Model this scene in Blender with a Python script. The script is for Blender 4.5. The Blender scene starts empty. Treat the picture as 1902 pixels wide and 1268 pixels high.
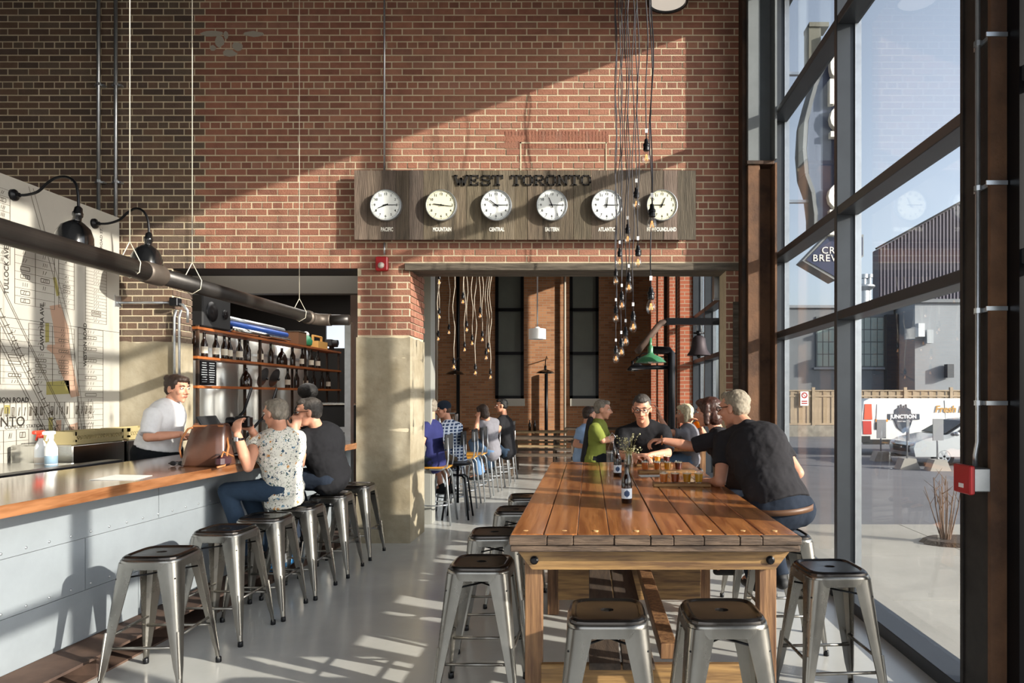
import bpy, math, random
from mathutils import Vector, Matrix, noise
V = Vector
random.seed(7)
C = bpy.context.scene.collection
SC = bpy.context.scene
PI = math.pi
F = 1268.0; CX = 1094.0; CY = 735.0; EYE = 1.6
# ---------------------------------------------------------------- camera
cam = bpy.data.cameras.new('camera'); co = bpy.data.objects.new('camera', cam); C.objects.link(co)
co.location = (0, 0, EYE); co.rotation_euler = (PI/2, 0, 0)
cam.sensor_width = 36; cam.sensor_fit = 'HORIZONTAL'; cam.lens = 24.0
cam.shift_x = (951-CX)/1902; cam.shift_y = (CY-634)/1902
cam.clip_start = .05; cam.clip_end = 500
SC.camera = co
# ---------------------------------------------------------------- world, sun, exposure
SUN = V((1, -.455, .36)).normalized()
W = bpy.data.worlds.new('world'); SC.world = W; W.use_nodes = True
wn = W.node_tree.nodes; wl = W.node_tree.links
bg = wn['Background']; sky = wn.new('ShaderNodeTexSky'); sky.sky_type = 'NISHITA'
sky.sun_disc = False; sky.sun_elevation = math.asin(SUN.z); sky.sun_rotation = math.atan2(SUN.x, SUN.y)
sky.air_density = 1.0; sky.dust_density = 2.2; sky.ozone_density = 1.6
hs = wn.new('ShaderNodeHueSaturation'); hs.inputs['Saturation'].default_value = .45
wl.new(sky.outputs[0], hs.inputs['Color']); wl.new(hs.outputs[0], bg.inputs[0]); bg.inputs[1].default_value = .31
sl = bpy.data.lights.new('sun', 'SUN'); sl.energy = 10.0; sl.angle = math.radians(.6); sl.color = (1, .88, .72)
so = bpy.data.objects.new('sun', sl); C.objects.link(so)
so.rotation_euler = SUN.to_track_quat('Z', 'Y').to_euler()
SC.view_settings.view_transform = 'Standard'; SC.view_settings.look = 'None'
SC.view_settings.exposure = 0.12; SC.view_settings.gamma = 1; SC.view_settings.use_curve_mapping = False
def area(n, loc, rot, sx, sy, e, col=(1, .95, .88)):
    l = bpy.data.lights.new(n, 'AREA'); l.shape = 'RECTANGLE'; l.size = sx; l.size_y = sy; l.energy = e; l.color = col
    o = bpy.data.objects.new(n, l); C.objects.link(o); o.location = loc; o.rotation_euler = rot
area('ceiling_fill', (-1.6, 2.2, 6.7), (0, 0, 0), 6, 8, 12)  # added overhead fill to lift the shade, no fitting modelled
area('rear_fill', (-1.5, -3.4, 2.8), (math.radians(82), 0, 0), 6, 4, 85, (.93, .96, 1))  # added cool fill from behind the camera, stands for no lamp
area('back_room_fill', (-.5, 14, 6.7), (0, 0, 0), 4, 8, 8)  # weak added fill for the back room, out of view
area('kitchen_fill', (-4.2, 10.2, 3.6), (0, 0, 0), 2.2, 4, 130)  # added fill to brighten the tanks and shelves, no fitting modelled

# ---------------------------------------------------------------- helpers
def P(px, py, Y): return V(((px-CX)/F*Y, Y, EYE-(py-CY)/F*Y))
def srgb(h):
    if isinstance(h, (tuple, list)): return (*h[:3], 1)
    h = h.lstrip('#'); r = []
    for i in (0, 2, 4):
        c = int(h[i:i+2], 16)/255; r.append(c/12.92 if c <= .04045 else ((c+.055)/1.055)**2.4)
    return (*r, 1)
MATS = {}
def mat(name, col, rough=.6, metal=0, noise_amt=0, noise_scale=6, stretch=None, bump=0, bump_scale=40, col2=None, trans=0, emit=None, es=1, coat=0, attr=None, spec=None, rough_var=0, coords='Object', detail=4, ior=None, alpha=None):
    if name in MATS: return MATS[name]
    m = bpy.data.materials.new(name); m.use_nodes = True; MATS[name] = m
    n = m.node_tree.nodes; l = m.node_tree.links; b = n['Principled BSDF']
    b.inputs['Base Color'].default_value = srgb(col); b.inputs['Roughness'].default_value = rough; b.inputs['Metallic'].default_value = metal
    if trans: b.inputs['Transmission Weight'].default_value = trans
    if coat: b.inputs['Coat Weight'].default_value = coat; b.inputs['Coat Roughness'].default_value = .12
    if spec is not None: b.inputs['Specular IOR Level'].default_value = spec
    if ior: b.inputs['IOR'].default_value = ior
    if emit: b.inputs['Emission Color'].default_value = srgb(emit); b.inputs['Emission Strength'].default_value = es
    tc = n.new('ShaderNodeTexCoord'); mp = n.new('ShaderNodeMapping'); l.new(tc.outputs[coords], mp.inputs[0])
    if stretch: mp.inputs['Scale'].default_value = stretch
    src = None
    if attr:
        a = n.new('ShaderNodeAttribute'); a.attribute_name = attr; src = a.outputs['Color']
    if noise_amt or col2:
        t = n.new('ShaderNodeTexNoise'); t.inputs['Scale'].default_value = noise_scale; t.inputs['Detail'].default_value = detail; t.inputs['Roughness'].default_value = .62
        l.new(mp.outputs[0], t.inputs[0])
        mx = n.new('ShaderNodeMix'); mx.data_type = 'RGBA'
        if col2:
            r = n.new('ShaderNodeMapRange'); r.inputs[1].default_value = .36; r.inputs[2].default_value = .64
            l.new(t.outputs[0], r.inputs[0]); l.new(r.outputs[0], mx.inputs['Factor'])
            mx.inputs['A'].default_value = srgb(col); mx.inputs['B'].default_value = srgb(col2)
            if src: l.new(src, mx.inputs['A'])
        else:
            mx.blend_type = 'MULTIPLY'; mx.inputs['Factor'].default_value = 1
            r = n.new('ShaderNodeMapRange'); r.inputs[1].default_value = .3; r.inputs[2].default_value = .7
            r.inputs[3].default_value = 1-noise_amt; r.inputs[4].default_value = 1+noise_amt*.6
            l.new(t.outputs[0], r.inputs[0]); mx.inputs['A'].default_value = srgb(col)
            if src: l.new(src, mx.inputs['A'])
            l.new(r.outputs[0], mx.inputs['B'])
        src = mx.outputs['Result']
        if rough_var:
            rr = n.new('ShaderNodeMapRange'); rr.inputs[1].default_value = .3; rr.inputs[2].default_value = .7
            rr.inputs[3].default_value = max(.02, rough-rough_var); rr.inputs[4].default_value = rough+rough_var
            l.new(t.outputs[0], rr.inputs[0]); l.new(rr.outputs[0], b.inputs['Roughness'])
    if src: l.new(src, b.inputs['Base Color'])
    if bump:
        t2 = n.new('ShaderNodeTexNoise'); t2.inputs['Scale'].default_value = bump_scale; t2.inputs['Detail'].default_value = 5; l.new(mp.outputs[0], t2.inputs[0])
        bp = n.new('ShaderNodeBump'); bp.inputs['Strength'].default_value = bump; bp.inputs['Distance'].default_value = .01
        l.new(t2.outputs[0], bp.inputs['Height']); l.new(bp.outputs[0], b.inputs['Normal'])
    return m
def thin_glass(name, tint=(.9, .92, .92), refl=.08, rough=0.0):
    m = bpy.data.materials.new(name); m.use_nodes = True; n = m.node_tree.nodes; l = m.node_tree.links; MATS[name] = m
    n.remove(n['Principled BSDF']); o = n['Material Output']
    t = n.new('ShaderNodeBsdfTransparent'); t.inputs[0].default_value = (*tint, 1)
    g = n.new('ShaderNodeBsdfGlossy'); g.inputs['Roughness'].default_value = rough
    fr = n.new('ShaderNodeLayerWeight'); fr.inputs[0].default_value = .5
    mx = n.new('ShaderNodeMixShader'); pw_ = n.new('ShaderNodeMath'); pw_.operation = 'POWER'; pw_.inputs[1].default_value = 5
    mm = n.new('ShaderNodeMath'); mm.operation = 'MULTIPLY_ADD'; mm.inputs[1].default_value = .85; mm.inputs[2].default_value = refl/2
    l.new(fr.outputs['Facing'], pw_.inputs[0]); l.new(pw_.outputs[0], mm.inputs[0]); l.new(mm.outputs[0], mx.inputs[0]); l.new(t.outputs[0], mx.inputs[1]); l.new(g.outputs[0], mx.inputs[2]); l.new(mx.outputs[0], o.inputs[0])
    return m
def liquid(name, col):
    m = bpy.data.materials.new(name); m.use_nodes = True; n = m.node_tree.nodes; l = m.node_tree.links
    n.remove(n['Principled BSDF']); o = n['Material Output']; c = srgb(col)
    t = n.new('ShaderNodeBsdfTransparent'); t.inputs[0].default_value = c
    g = n.new('ShaderNodeBsdfTranslucent'); g.inputs[0].default_value = c
    d = n.new('ShaderNodeBsdfDiffuse'); d.inputs[0].default_value = c
    mx = n.new('ShaderNodeMixShader'); mx.inputs[0].default_value = .7; m2 = n.new('ShaderNodeMixShader'); m2.inputs[0].default_value = .3
    l.new(t.outputs[0], mx.inputs[1]); l.new(g.outputs[0], mx.inputs[2]); l.new(mx.outputs[0], m2.inputs[1]); l.new(d.outputs[0], m2.inputs[2]); l.new(m2.outputs[0], o.inputs[0])
    return m

class MB:
    def __init__(s): s.v = []; s.f = []; s.c = []; s.mi = []
    def add(s, v, f, col=None, mi=0):
        b = len(s.v); s.v += [tuple(p) for p in v]; s.f += [tuple(i+b for i in q) for q in f]
        s.c += [col]*len(f); s.mi += [mi]*len(f)
        return s
    def box(s, c, sz, rz=0, M=None, col=None, mi=0, bev=0):
        x, y, z = [a/2 for a in sz]
        if bev:
            b = bev
            vs = []
            for zz, ins in ((-z, b), (-z+b, 0), (z-b, 0), (z, b)):
                for (sx, sy) in ((-1, -1), (1, -1), (1, 1), (-1, 1)):
                    X = x-ins; Yy = y-ins
                    if sx*sy > 0: vs += [(sx*(X), sy*(Yy-b)), (sx*(X-b), sy*Yy)]
                    else: vs += [(sx*(X-b), sy*Yy), (sx*X, sy*(Yy-b))]
                    vs[-2] = (*vs[-2], zz); vs[-1] = (*vs[-1], zz)
            # order of each ring is counter-clockwise by angle
            rings = []
            for k in range(4):
                r = vs[k*8:(k+1)*8]; r.sort(key=lambda p: math.atan2(p[1]/max(y, 1e-6), p[0]/max(x, 1e-6))); rings.append(r)
            vs = sum(rings, []); fs = [tuple(reversed(range(8))), tuple(range(24, 32))]
            for k in range(3):
                for i in range(8): fs.append((k*8+i, k*8+(i+1) % 8, k*8+8+(i+1) % 8, k*8+8+i))
        else:
            vs = [(i, j, k) for k in (-z, z) for j in (-y, y) for i in (-x, x)]
            fs = [(0, 2, 3, 1), (4, 5, 7, 6), (0, 1, 5, 4), (2, 6, 7, 3), (0, 4, 6, 2), (1, 3, 7, 5)]
        R = (M or Matrix.Rotation(rz, 3, 'Z')); c = V(c)
        return s.add([c+R @ V(p) for p in vs], fs, col, mi)
    def bb(s, x0, x1, y0, y1, z0, z1, **k): return s.box(((x0+x1)/2, (y0+y1)/2, (z0+z1)/2), (abs(x1-x0), abs(y1-y0), abs(z1-z0)), **k)
    def beam(s, a, b, w, h, up=(0, 0, 1), **k):   # box between two points
        a = V(a); b = V(b); d = b-a; L = d.length; y = d.normalized(); x = y.cross(V(up))
        if x.length < 1e-4: x = V((1, 0, 0))
        x.normalize(); z = x.cross(y); M = Matrix((x, y, z)).transposed()
        return s.box((a+b)/2, (w, L, h), M=M, **k)
    def tube(s, pts, r, n=8, cap=True, col=None, mi=0):
        pts = [V(p) for p in pts]; rs = r if isinstance(r, (list, tuple)) else [r]*len(pts)
        t = (pts[1]-pts[0]).normalized(); u = t.orthogonal().normalized(); vs = []; fs = []
        for i, p in enumerate(pts):
            tt = (pts[min(i+1, len(pts)-1)]-pts[max(i-1, 0)])
            if tt.length > 1e-9: tt.normalize()
            else: tt = t
            u = (u-tt*u.dot(tt)).normalized(); w = tt.cross(u)
            for k in range(n):
                a = 2*PI*k/n; vs.append(p+(u*math.cos(a)+w*math.sin(a))*rs[i])
        for i in range(len(pts)-1):
            for k in range(n): fs.append((i*n+k, i*n+(k+1) % n, (i+1)*n+(k+1) % n, (i+1)*n+k))
        if cap: fs += [tuple(reversed(range(n))), tuple(range((len(pts)-1)*n, len(pts)*n))]
        return s.add(vs, fs, col, mi)
    def lathe(s, prof, c=(0, 0, 0), n=24, M=None, col=None, mi=0, cap=True):
        vs = []; fs = []; M = M or Matrix.Identity(3); c = V(c)
        for r, z in prof:
            for k in range(n):
                a = 2*PI*k/n; vs.append(c+M @ V((r*math.cos(a), r*math.sin(a), z)))
        for i in range(len(prof)-1):
            for k in range(n): fs.append((i*n+k, i*n+(k+1) % n, (i+1)*n+(k+1) % n, (i+1)*n+k))
        if cap: fs += [tuple(reversed(range(n))), tuple(range((len(prof)-1)*n, len(prof)*n))]
        return s.add(vs, fs, col, mi)
    def sphere(s, c, r, M=None, n=12, m=8, **k):
        r = r if isinstance(r, (tuple, list)) else (r, r, r); M = M or Matrix.Identity(3); c = V(c)
        vs = [c+M @ V((0, 0, -r[2]))]; fs = []
        for i in range(1, m):
            a = -PI/2+PI*i/m
            for j in range(n):
                b = 2*PI*j/n; vs.append(c+M @ V((r[0]*math.cos(a)*math.cos(b), r[1]*math.cos(a)*math.sin(b), r[2]*math.sin(a))))
        vs.append(c+M @ V((0, 0, r[2]))); L = len(vs)-1
        for j in range(n):
            fs.append((0, 1+(j+1) % n, 1+j)); fs.append((L, L-n+j, L-n+(j+1) % n))
            for i in range(m-2): q = 1+i*n; fs.append((q+j, q+(j+1) % n, q+n+(j+1) % n, q+n+j))
        return s.add(vs, fs, **k)
    def cap(s, a, b, r0, r1, wx=1, wy=1, u=None, flat0=False, flat1=False, n=14):   # tapered capsule, elliptical section
        a = V(a); b = V(b); t = b-a; L = t.length; t.normalize()
        u = V(u) if u is not None else t.orthogonal(); u = (u-t*u.dot(t)).normalized(); w = t.cross(u); rings = []
        if flat0: rings.append((0, r0))
        else: rings += [(-r0*math.cos(x), r0*math.sin(x)) for x in (.25, .6, 1.0, 1.35)]
        rings += [(L*k/4, r0+(r1-r0)*k/4) for k in range(1 if flat0 else 0, 5)]
        if not flat1: rings += [(L+r1*math.cos(x), r1*math.sin(x)) for x in (1.35, 1.0, .6, .25)]
        vs = []; fs = []
        for z, r in rings:
            for k in range(n):
                q = 2*PI*k/n; vs.append(a+t*z+u*(r*wx*math.cos(q))+w*(r*wy*math.sin(q)))
        for i in range(len(rings)-1):
            for k in range(n): fs.append((i*n+k, i*n+(k+1) % n, (i+1)*n+(k+1) % n, (i+1)*n+k))
        fs += [tuple(reversed(range(n))), tuple(range((len(rings)-1)*n, len(rings)*n))]
        return s.add(vs, fs)
    def prism(s, poly, O, U, W_, N, col=None, mi=0):   # polygon in plane (O,U,W) extruded along N
        O = V(O); U = V(U); W_ = V(W_); N = V(N); k = len(poly)
        vs = [O+U*a+W_*b for a, b in poly]+[O+U*a+W_*b+N for a, b in poly]
        fs = [tuple(reversed(range(k))), tuple(range(k, 2*k))]+[(i, (i+1) % k, k+(i+1) % k, k+i) for i in range(k)]
        return s.add(vs, fs, col, mi)
    def mesh(s, name, m=None, smooth=False):
        me = bpy.data.meshes.new(name); me.from_pydata(s.v, [], s.f)
        if m:
            for q in (m if isinstance(m, (list, tuple)) else [m]): me.materials.append(q)
        if any(s.mi): me.polygons.foreach_set('material_index', s.mi)
        if any(c is not None for c in s.c):
            a = me.attributes.new('Col', 'FLOAT_COLOR', 'CORNER'); d = []
            for q, c in zip(s.f, s.c): d += list(c or (1, 1, 1, 1))*len(q)
            a.data.foreach_set('color', d)
        if smooth: me.shade_smooth() if smooth is True else me.set_sharp_from_angle(angle=math.radians(smooth)) or None
        me.update(); return me
    def obj(s, name, m=None, parent=None, smooth=False):
        me = s.mesh(name, m, smooth is not False)
        if smooth is not False and smooth is not True: me.set_sharp_from_angle(angle=math.radians(smooth))
        o = bpy.data.objects.new(name, me); C.objects.link(o)
        if parent: o.parent = parent; o.matrix_parent_inverse = Matrix.Identity(4) if getattr(s, 'local', False) else parent.matrix_basis.inverted()
        return o
def tag(o, label=None, cat=None, group=None, kind=None):
    if label: o['label'] = label
    if cat: o['category'] = cat
    if group: o['group'] = group
    if kind: o['kind'] = kind
    return o
def thing(name, label, cat, loc=(0, 0, 0), rz=0, group=None):
    o = bpy.data.objects.new(name, None); C.objects.link(o); o.location = loc; o.rotation_euler = (0, 0, rz); o.empty_display_size = .1
    return tag(o, label, cat, group)
def L():
    m = MB(); m.local = True; return m
def dup(root, loc, rz=0, label=None, group=None):
    r = root.copy(); C.objects.link(r); r.location = loc; r.rotation_euler = (0, 0, rz)
    if label: r['label'] = label
    if group: r['group'] = group
    for ch in list(root.children):
        c = ch.copy(); C.objects.link(c); c.parent = r
        for g in ch.children:
            d = g.copy(); C.objects.link(d); d.parent = c
    return r
def struct(name, mb, m, smooth=False): return tag(mb.obj(name, m, None, smooth), kind='structure')
def text_mesh(txt, size, ext=.002, align='CENTER', bold=0, sx=1, spacing=1):
    cu = bpy.data.curves.new('t', 'FONT'); cu.body = txt; cu.size = size; cu.extrude = ext; cu.align_x = align; cu.align_y = 'CENTER'; cu.offset = bold; cu.space_character = spacing; cu.resolution_u = 3
    o = bpy.data.objects.new('t', cu); C.objects.link(o); dg = bpy.context.evaluated_depsgraph_get()
    me = bpy.data.meshes.new_from_object(o.evaluated_get(dg)); bpy.data.objects.remove(o); bpy.data.curves.remove(cu)
    me.transform(Matrix.Diagonal((sx, 1, 1, 1))); return me
def text(name, txt, size, loc, M, m, parent=None, **k):   # M: 3x3 columns = right, up, out
    me = text_mesh(txt, size, **k); me.materials.clear(); me.materials.append(m); me.transform(Matrix.Translation(loc) @ M.to_4x4())
    o = bpy.data.objects.new(name, me); C.objects.link(o)
    if parent: o.parent = parent; o.matrix_parent_inverse = parent.matrix_basis.inverted()
    return o
def cols(a, b, c): return Matrix((V(a), V(b), V(c))).transposed()
FRONT = cols((1, 0, 0), (0, 0, 1), (0, -1, 0))      # on walls facing the camera
RIGHTF = cols((0, 1, 0), (0, 0, 1), (1, 0, 0))      # on planes facing +X (reads along +Y)
def frame(fwd, up=(0, 0, 1)):
    f = V(fwd).normalized(); u = V(up); r = f.cross(u).normalized(); u = r.cross(f); return cols(r, f, u)
ORD = 'first second third fourth fifth sixth seventh eighth ninth tenth eleventh twelfth thirteenth fourteenth fifteenth sixteenth'.split()

# ---------------------------------------------------------------- materials
M_mortar = mat('mortar', '#c6b89c', .95, bump=.3, bump_scale=60, noise_amt=.15)
M_brick = mat('brick_clay', '#9c5a45', .85, attr='Col', noise_amt=.16, noise_scale=9, bump=.5, bump_scale=70)
M_conc = mat('old_concrete', '#a39a86', .9, noise_amt=.35, noise_scale=2.2, bump=.9, bump_scale=7, col2='#857a64', detail=8)
M_floor = mat('grey_epoxy_floor', '#bcbcb8', .2, noise_amt=.08, noise_scale=1.5, rough_var=.07, bump=.05, bump_scale=30)
M_dark = mat('dark_bronze_frame', '#3a3e43', .38, metal=.35, noise_amt=.1)
M_black = mat('black_metal', '#15161a', .35, metal=.5)
M_blackm = mat('black_matte', '#17181b', .7)
M_rust = mat('rusty_steel', '#4a3527', .7, metal=.25, noise_amt=.3, noise_scale=4, col2='#251d18', bump=.3, bump_scale=25)
M_rust2 = mat('brown_scaled_steel', '#6e4e36', .75, metal=.1, noise_amt=.3, noise_scale=3, col2='#4a3324', bump=.3)
M_galv = mat('galvanized_steel', '#b8bcc0', .32, metal=.85, noise_amt=.12, noise_scale=12)
M_stl = mat('brushed_stool_steel', '#8f8c86', .3, metal=.95, noise_amt=.28, noise_scale=3.5, rough_var=.1, stretch=(1, 1, .5), detail=6)
M_seat = mat('dark_stool_seat', '#45413e', .2, metal=.9, noise_amt=.25, noise_scale=5, rough_var=.08)
M_stainless = mat('stainless', '#c8c8c4', .16, metal=1, noise_amt=.08, stretch=(6, 6, .5))
M_panel = mat('zinc_panel', '#8e959b', .5, metal=.25, noise_amt=.07, noise_scale=5, bump=.05)
M_table = mat('orange_varnished_plank', '#b87844', .25, stretch=(11, .8, 11), noise_amt=.3, noise_scale=2.8, col2='#854c26', coat=.5, bump=.12, bump_scale=12)
M_tend = mat('worn_end_wood', '#6d5a4a', .75, stretch=(1, 8, 8), noise_amt=.5, noise_scale=5, col2='#3a2d24', bump=.8, bump_scale=18)
M_tleg = mat('yellow_pine_leg', '#8e6a48', .5, stretch=(12, 12, .8), noise_amt=.4, noise_scale=3, col2='#573b28', bump=.2, bump_scale=14)
M_tapr = mat('yellow_pine_apron', '#9c7a4c', .5, stretch=(.8, 12, 12), noise_amt=.4, noise_scale=3, col2='#5e442c', bump=.2, bump_scale=14)
M_tdark = mat('weathered_shelf_plank', '#57493d', .7, stretch=(8, .8, 8), noise_amt=.4, noise_scale=3, col2='#39302a', bump=.3)
M_bar = mat('bar_top_wood', '#966846', .1, stretch=(8, .7, 8), noise_amt=.3, noise_scale=2.2, col2='#6b4226', coat=1.0)
M_shelf = mat('shelf_wood', '#a8602e', .45, stretch=(6, .7, 6), noise_amt=.3, noise_scale=3, col2='#7d4420')
M_barn = mat('weathered_barn_board', '#75695c', .85, attr='Col', stretch=(9, 9, .9), noise_amt=.45, noise_scale=3.5, bump=.6, bump_scale=11, detail=8)
M_lintel = mat('weathered_lintel', '#6b6256', .9, stretch=(.7, 8, 8), noise_amt=.5, noise_scale=4, col2='#463f36', bump=.6, bump_scale=16)
M_white = mat('white_enamel', '#ececec', .35)
M_ivory = mat('ivory_clock_face', '#e8e4c8', .5)
M_cface = mat('white_clock_face', '#e8ebe8', .5)
M_red = mat('alarm_red', '#a81f24', .35)
M_paper = mat('paper', '#e9e9e4', .7)
M_ink = mat('map_ink', '#4b4338', .8)
M_map = mat('map_board_paper', '#a9a69e', .5, noise_amt=.06, noise_scale=3)
M_glass = thin_glass('window_glass', (.90, .93, .96), .07)
M_gl = thin_glass('clear_glass', (.98, .98, .97), .12)
M_bulb = thin_glass('bulb_glass', (.96, .95, .92), .22)
M_brown = mat('brown_bottle_glass', '#1d0f08', .06, spec=.8)
M_green = mat('green_enamel', '#3f7a55', .25, coat=.5)
M_fil = mat('glowing_filament', '#ffb060', emit='#ffb870', es=1.5)
M_skin = mat('skin', '#c68f75', .5, noise_amt=.08, noise_scale=14, spec=.4)
M_lip = mat('lips', '#9c554a', .45)
M_eye = mat('eye_white', '#d8d4cc', .2)
M_iris = mat('iris', '#231a14', .15)
# ================================================================ SETTING
WY = 7.43; WT = .62           # brick wall plane, thickness
GX = 2.10                     # glazing plane
# floor, ceiling
struct('floor', MB().bb(-8, 2.2, -4, 20.6, -.15, 0), M_floor)
M_ceil = mat('dark_ceiling', '#262322', .9)
struct('ceiling', MB().bb(-8, 2.2, -4, 20.6, 7.3, 7.45), M_ceil)
M_lw = mat('painted_brick_side', '#3a2b25', .9, noise_amt=.2)
struct('wall_left', MB().bb(-8.2, -8, -4, 20.6, 0, 7.3), M_lw)
# rear wall behind the camera with a tall unseen opening added to let sky light in
rw = MB().bb(-8, -5, -4.2, -4, 0, 7.3).bb(1.2, 2.2, -4.2, -4, 0, 7.3).bb(-5, 1.2, -4.2, -4, 5.2, 7.3)
struct('wall_rear', rw, M_lw)

O1 = (-4.54, -2.52, 2.99); O2 = (-1.955, 1.49, 2.96)
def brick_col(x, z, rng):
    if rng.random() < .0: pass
    if x < -4.22: base = rng.choice([(.115, .072, .050), (.14, .085, .055), (.09, .06, .045), (.125, .088, .062)])  # browner bricks at left, darkened further to imitate the shade there
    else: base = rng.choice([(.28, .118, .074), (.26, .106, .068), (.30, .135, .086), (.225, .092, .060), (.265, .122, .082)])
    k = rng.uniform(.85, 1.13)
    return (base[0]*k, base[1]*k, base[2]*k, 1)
BH = .0727; BL = .226; JT = .0135; BD = .03
def brick_field(O, U, N, u0, u1, z0, z1, skip=None, xcol=None, seed=1):
    """list of (centre, size along U, size z, col) for bricks on a vertical plane"""
    rng = random.Random(seed); out = []
    r0 = int(z0/BH)-1; r1 = int(z1/BH)+1
    for r in range(r0, r1):
        za = r*BH+JT/2; zb = (r+1)*BH-JT/2
        za = max(za, z0+.002); zb = min(zb, z1-.002)
        if zb-za < .02: continue
        hdr = (r % 6 == 2); Lb = BL/2 if hdr else BL
        off = (BL/4 if hdr else (BL/2 if r % 2 else 0))
        k = int(math.floor((u0-off)/Lb))-1
        while True:
            ua = off+k*Lb+JT/2; ub = ua+Lb-JT; k += 1
            if ua > u1: break
            segs = [(max(ua, u0+.003), min(ub, u1-.003))]
            for (s0, s1, sz0, sz1) in (skip or []):
                ns = []
                for a, b in segs:
                    if (za+zb)/2 > sz0 and (za+zb)/2 < sz1 and b > s0 and a < s1:
                        if a < s0: ns.append((a, s0-.003))
                        if b > s1: ns.append((s1+.003, b))
                    else: ns.append((a, b))
                segs = ns
            for a, b in segs:
                if b-a < .025: continue
                u = (a+b)/2; c = V(O)+V(U)*u+V((0, 0, (za+zb)/2))+V(N)*rng.uniform(-.0035, .002)
                out.append((c, b-a, zb-za, brick_col(xcol if xcol is not None else c.x, c.z, rng)))
    return out
def emit_bricks(bl, U, N, parent, singles=0, key=None, name='brick'):
    M3 = cols(U, (0, 0, 1), V(U).cross(V((0, 0, 1))))
    if singles: bl.sort(key=key)
    cache = {}
    for i, (c, w, h, col) in enumerate(bl[:singles]):
        kk = (round(w, 2), round(h, 2), random.randrange(5), c.x < -4.22)
        if kk not in cache: cache[kk] = MB().box((0, 0, 0), (w, h, BD), M=M3, col=col).mesh('brick', M_brick)
        o = bpy.data.objects.new(name, cache[kk]); C.objects.link(o); o.location = c; o.parent = parent
    mb = MB()
    for c, w, h, col in bl[singles:]: mb.box(c, (w, h, BD), M=M3, col=col)
    if mb.v: tag(mb.obj(name+'work', M_brick, parent), kind='stuff')
# --- the brick wall (mortar body with two openings)
wb = MB()
Yf = WY+.004
wb.bb(-8, O1[0], Yf, WY+.36, 0, 7.3); wb.bb(O1[0], O1[1], Yf, WY+.36, O1[2], 7.3); wb.bb(O1[1], O2[0], Yf, WY+WT, 0, 7.3)
wb.bb(O2[0], O2[1], Yf, WY+.36, O2[2]+.085, 7.3); wb.bb(O2[1], 1.66, Yf, WY+.36, 0, 7.3); wb.bb(1.66, 2.2, 7.62, 7.9, 0, 7.3)
wall = struct('wall_back', wb, M_mortar); 
conc_l = 2.19; conc_c = 2.235
skips = [(O1[0], O1[1], -1, O1[2]), (O2[0], O2[1], -1, O2[2]+.085), (-8, O1[0], -1, conc_l), (O1[1], O2[0], -1, conc_c)]
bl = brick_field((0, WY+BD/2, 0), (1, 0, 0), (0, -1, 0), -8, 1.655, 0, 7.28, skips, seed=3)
def bkey(b):
    c = b[0]; hid = (-2.6 < c.x < 1.2 and 3.2 < c.z < 4.05)
    return (100 if hid else 0)+math.hypot(c.x+.7, (c.z-3.6)*1.0)
emit_bricks(bl, (1, 0, 0), (0, -1, 0), wall, 300, bkey)
# concrete lower parts (board-formed)
cc = MB().bb(O1[1]-.01, O2[0]+.012, WY-.012, WY+WT+.01, 0, conc_c)
cc2 = MB().bb(-8, O1[0]+.012, WY-.012, WY+.37, 0, conc_l)
for i, z in enumerate([.42, .83, 1.22, 1.63, 2.02]):
    pass
def rough_box(x0, x1, y0, y1, z0, z1, seed, nx=26, nz=60, seams=(.42, .83, 1.22, 1.63, 2.02)):
    mb = MB(); 
    def disp(p):
        d = noise.noise(p*3+V((seed, 0, 0)))*.006+noise.noise(p*13)*.003
        for s in seams:
            if abs(p.z-s) < .012: d -= .006
        return d
    def face(O, U, Wd, N, nu, nw):
        vs = []; fs = []
        for j in range(nw+1):
            for i in range(nu+1):
                p = V(O)+V(U)*(i/nu)+V(Wd)*(j/nw); e = 0 if i in (0, nu) or j in (0, nw) else 1
                if j == nw: p.z += noise.noise(p*5)*.03
                vs.append(p+V(N)*disp(p)*e)
        for j in range(nw):
            for i in range(nu): a = j*(nu+1)+i; fs.append((a, a+1, a+nu+2, a+nu+1))
        mb.add(vs, fs)
    face((x0, y0, z0), (x1-x0, 0, 0), (0, 0, z1-z0), (0, -1, 0), nx, nz)
    face((x1, y0, z0), (0, y1-y0, 0), (0, 0, z1-z0), (1, 0, 0), nx, nz)
    face((x0, y1, z0), (0, y0-y1, 0), (0, 0, z1-z0), (-1, 0, 0), 6, 10)
    mb.bb(x0+.005, x1-.005, y0+.008, y1-.005, z0, z1-.005)
    return mb
o = rough_box(O1[1]-.01, O2[0]+.012, WY-.014, WY+WT+.01, 0, conc_c, 1).obj('concrete_base', M_conc, wall, True)
o = rough_box(-8, O1[0]+.012, WY-.014, WY+.375, 0, conc_l, 5, 90, 60).obj('concrete_base', M_conc, wall, True)
# brick returns (jamb faces)
bl = brick_field((O2[0]-BD/2, 0, 0), (0, 1, 0), (1, 0, 0), WY, WY+WT, conc_c, O2[2]+.08, seed=5, xcol=0)
emit_bricks([(c+V((.016, 0, 0)), w, h, k) for c, w, h, k in bl], (0, 1, 0), (1, 0, 0), wall, 60, lambda b: 0)
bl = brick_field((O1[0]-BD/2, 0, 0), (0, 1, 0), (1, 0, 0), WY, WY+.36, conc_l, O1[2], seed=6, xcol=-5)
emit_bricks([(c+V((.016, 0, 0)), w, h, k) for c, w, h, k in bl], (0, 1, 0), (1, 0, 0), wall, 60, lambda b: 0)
# lintels
lt = struct('trim_1', MB().bb(-2.0, 1.64, WY-.035, WY+.36, O2[2], O2[2]+.08, bev=.006), M_lintel)
struct('trim_2', MB().bb(O1[0]-.02, O1[1]+.02, WY+.03, WY+.40, O1[2]-.015, O1[2]+.01), M_blackm)
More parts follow.
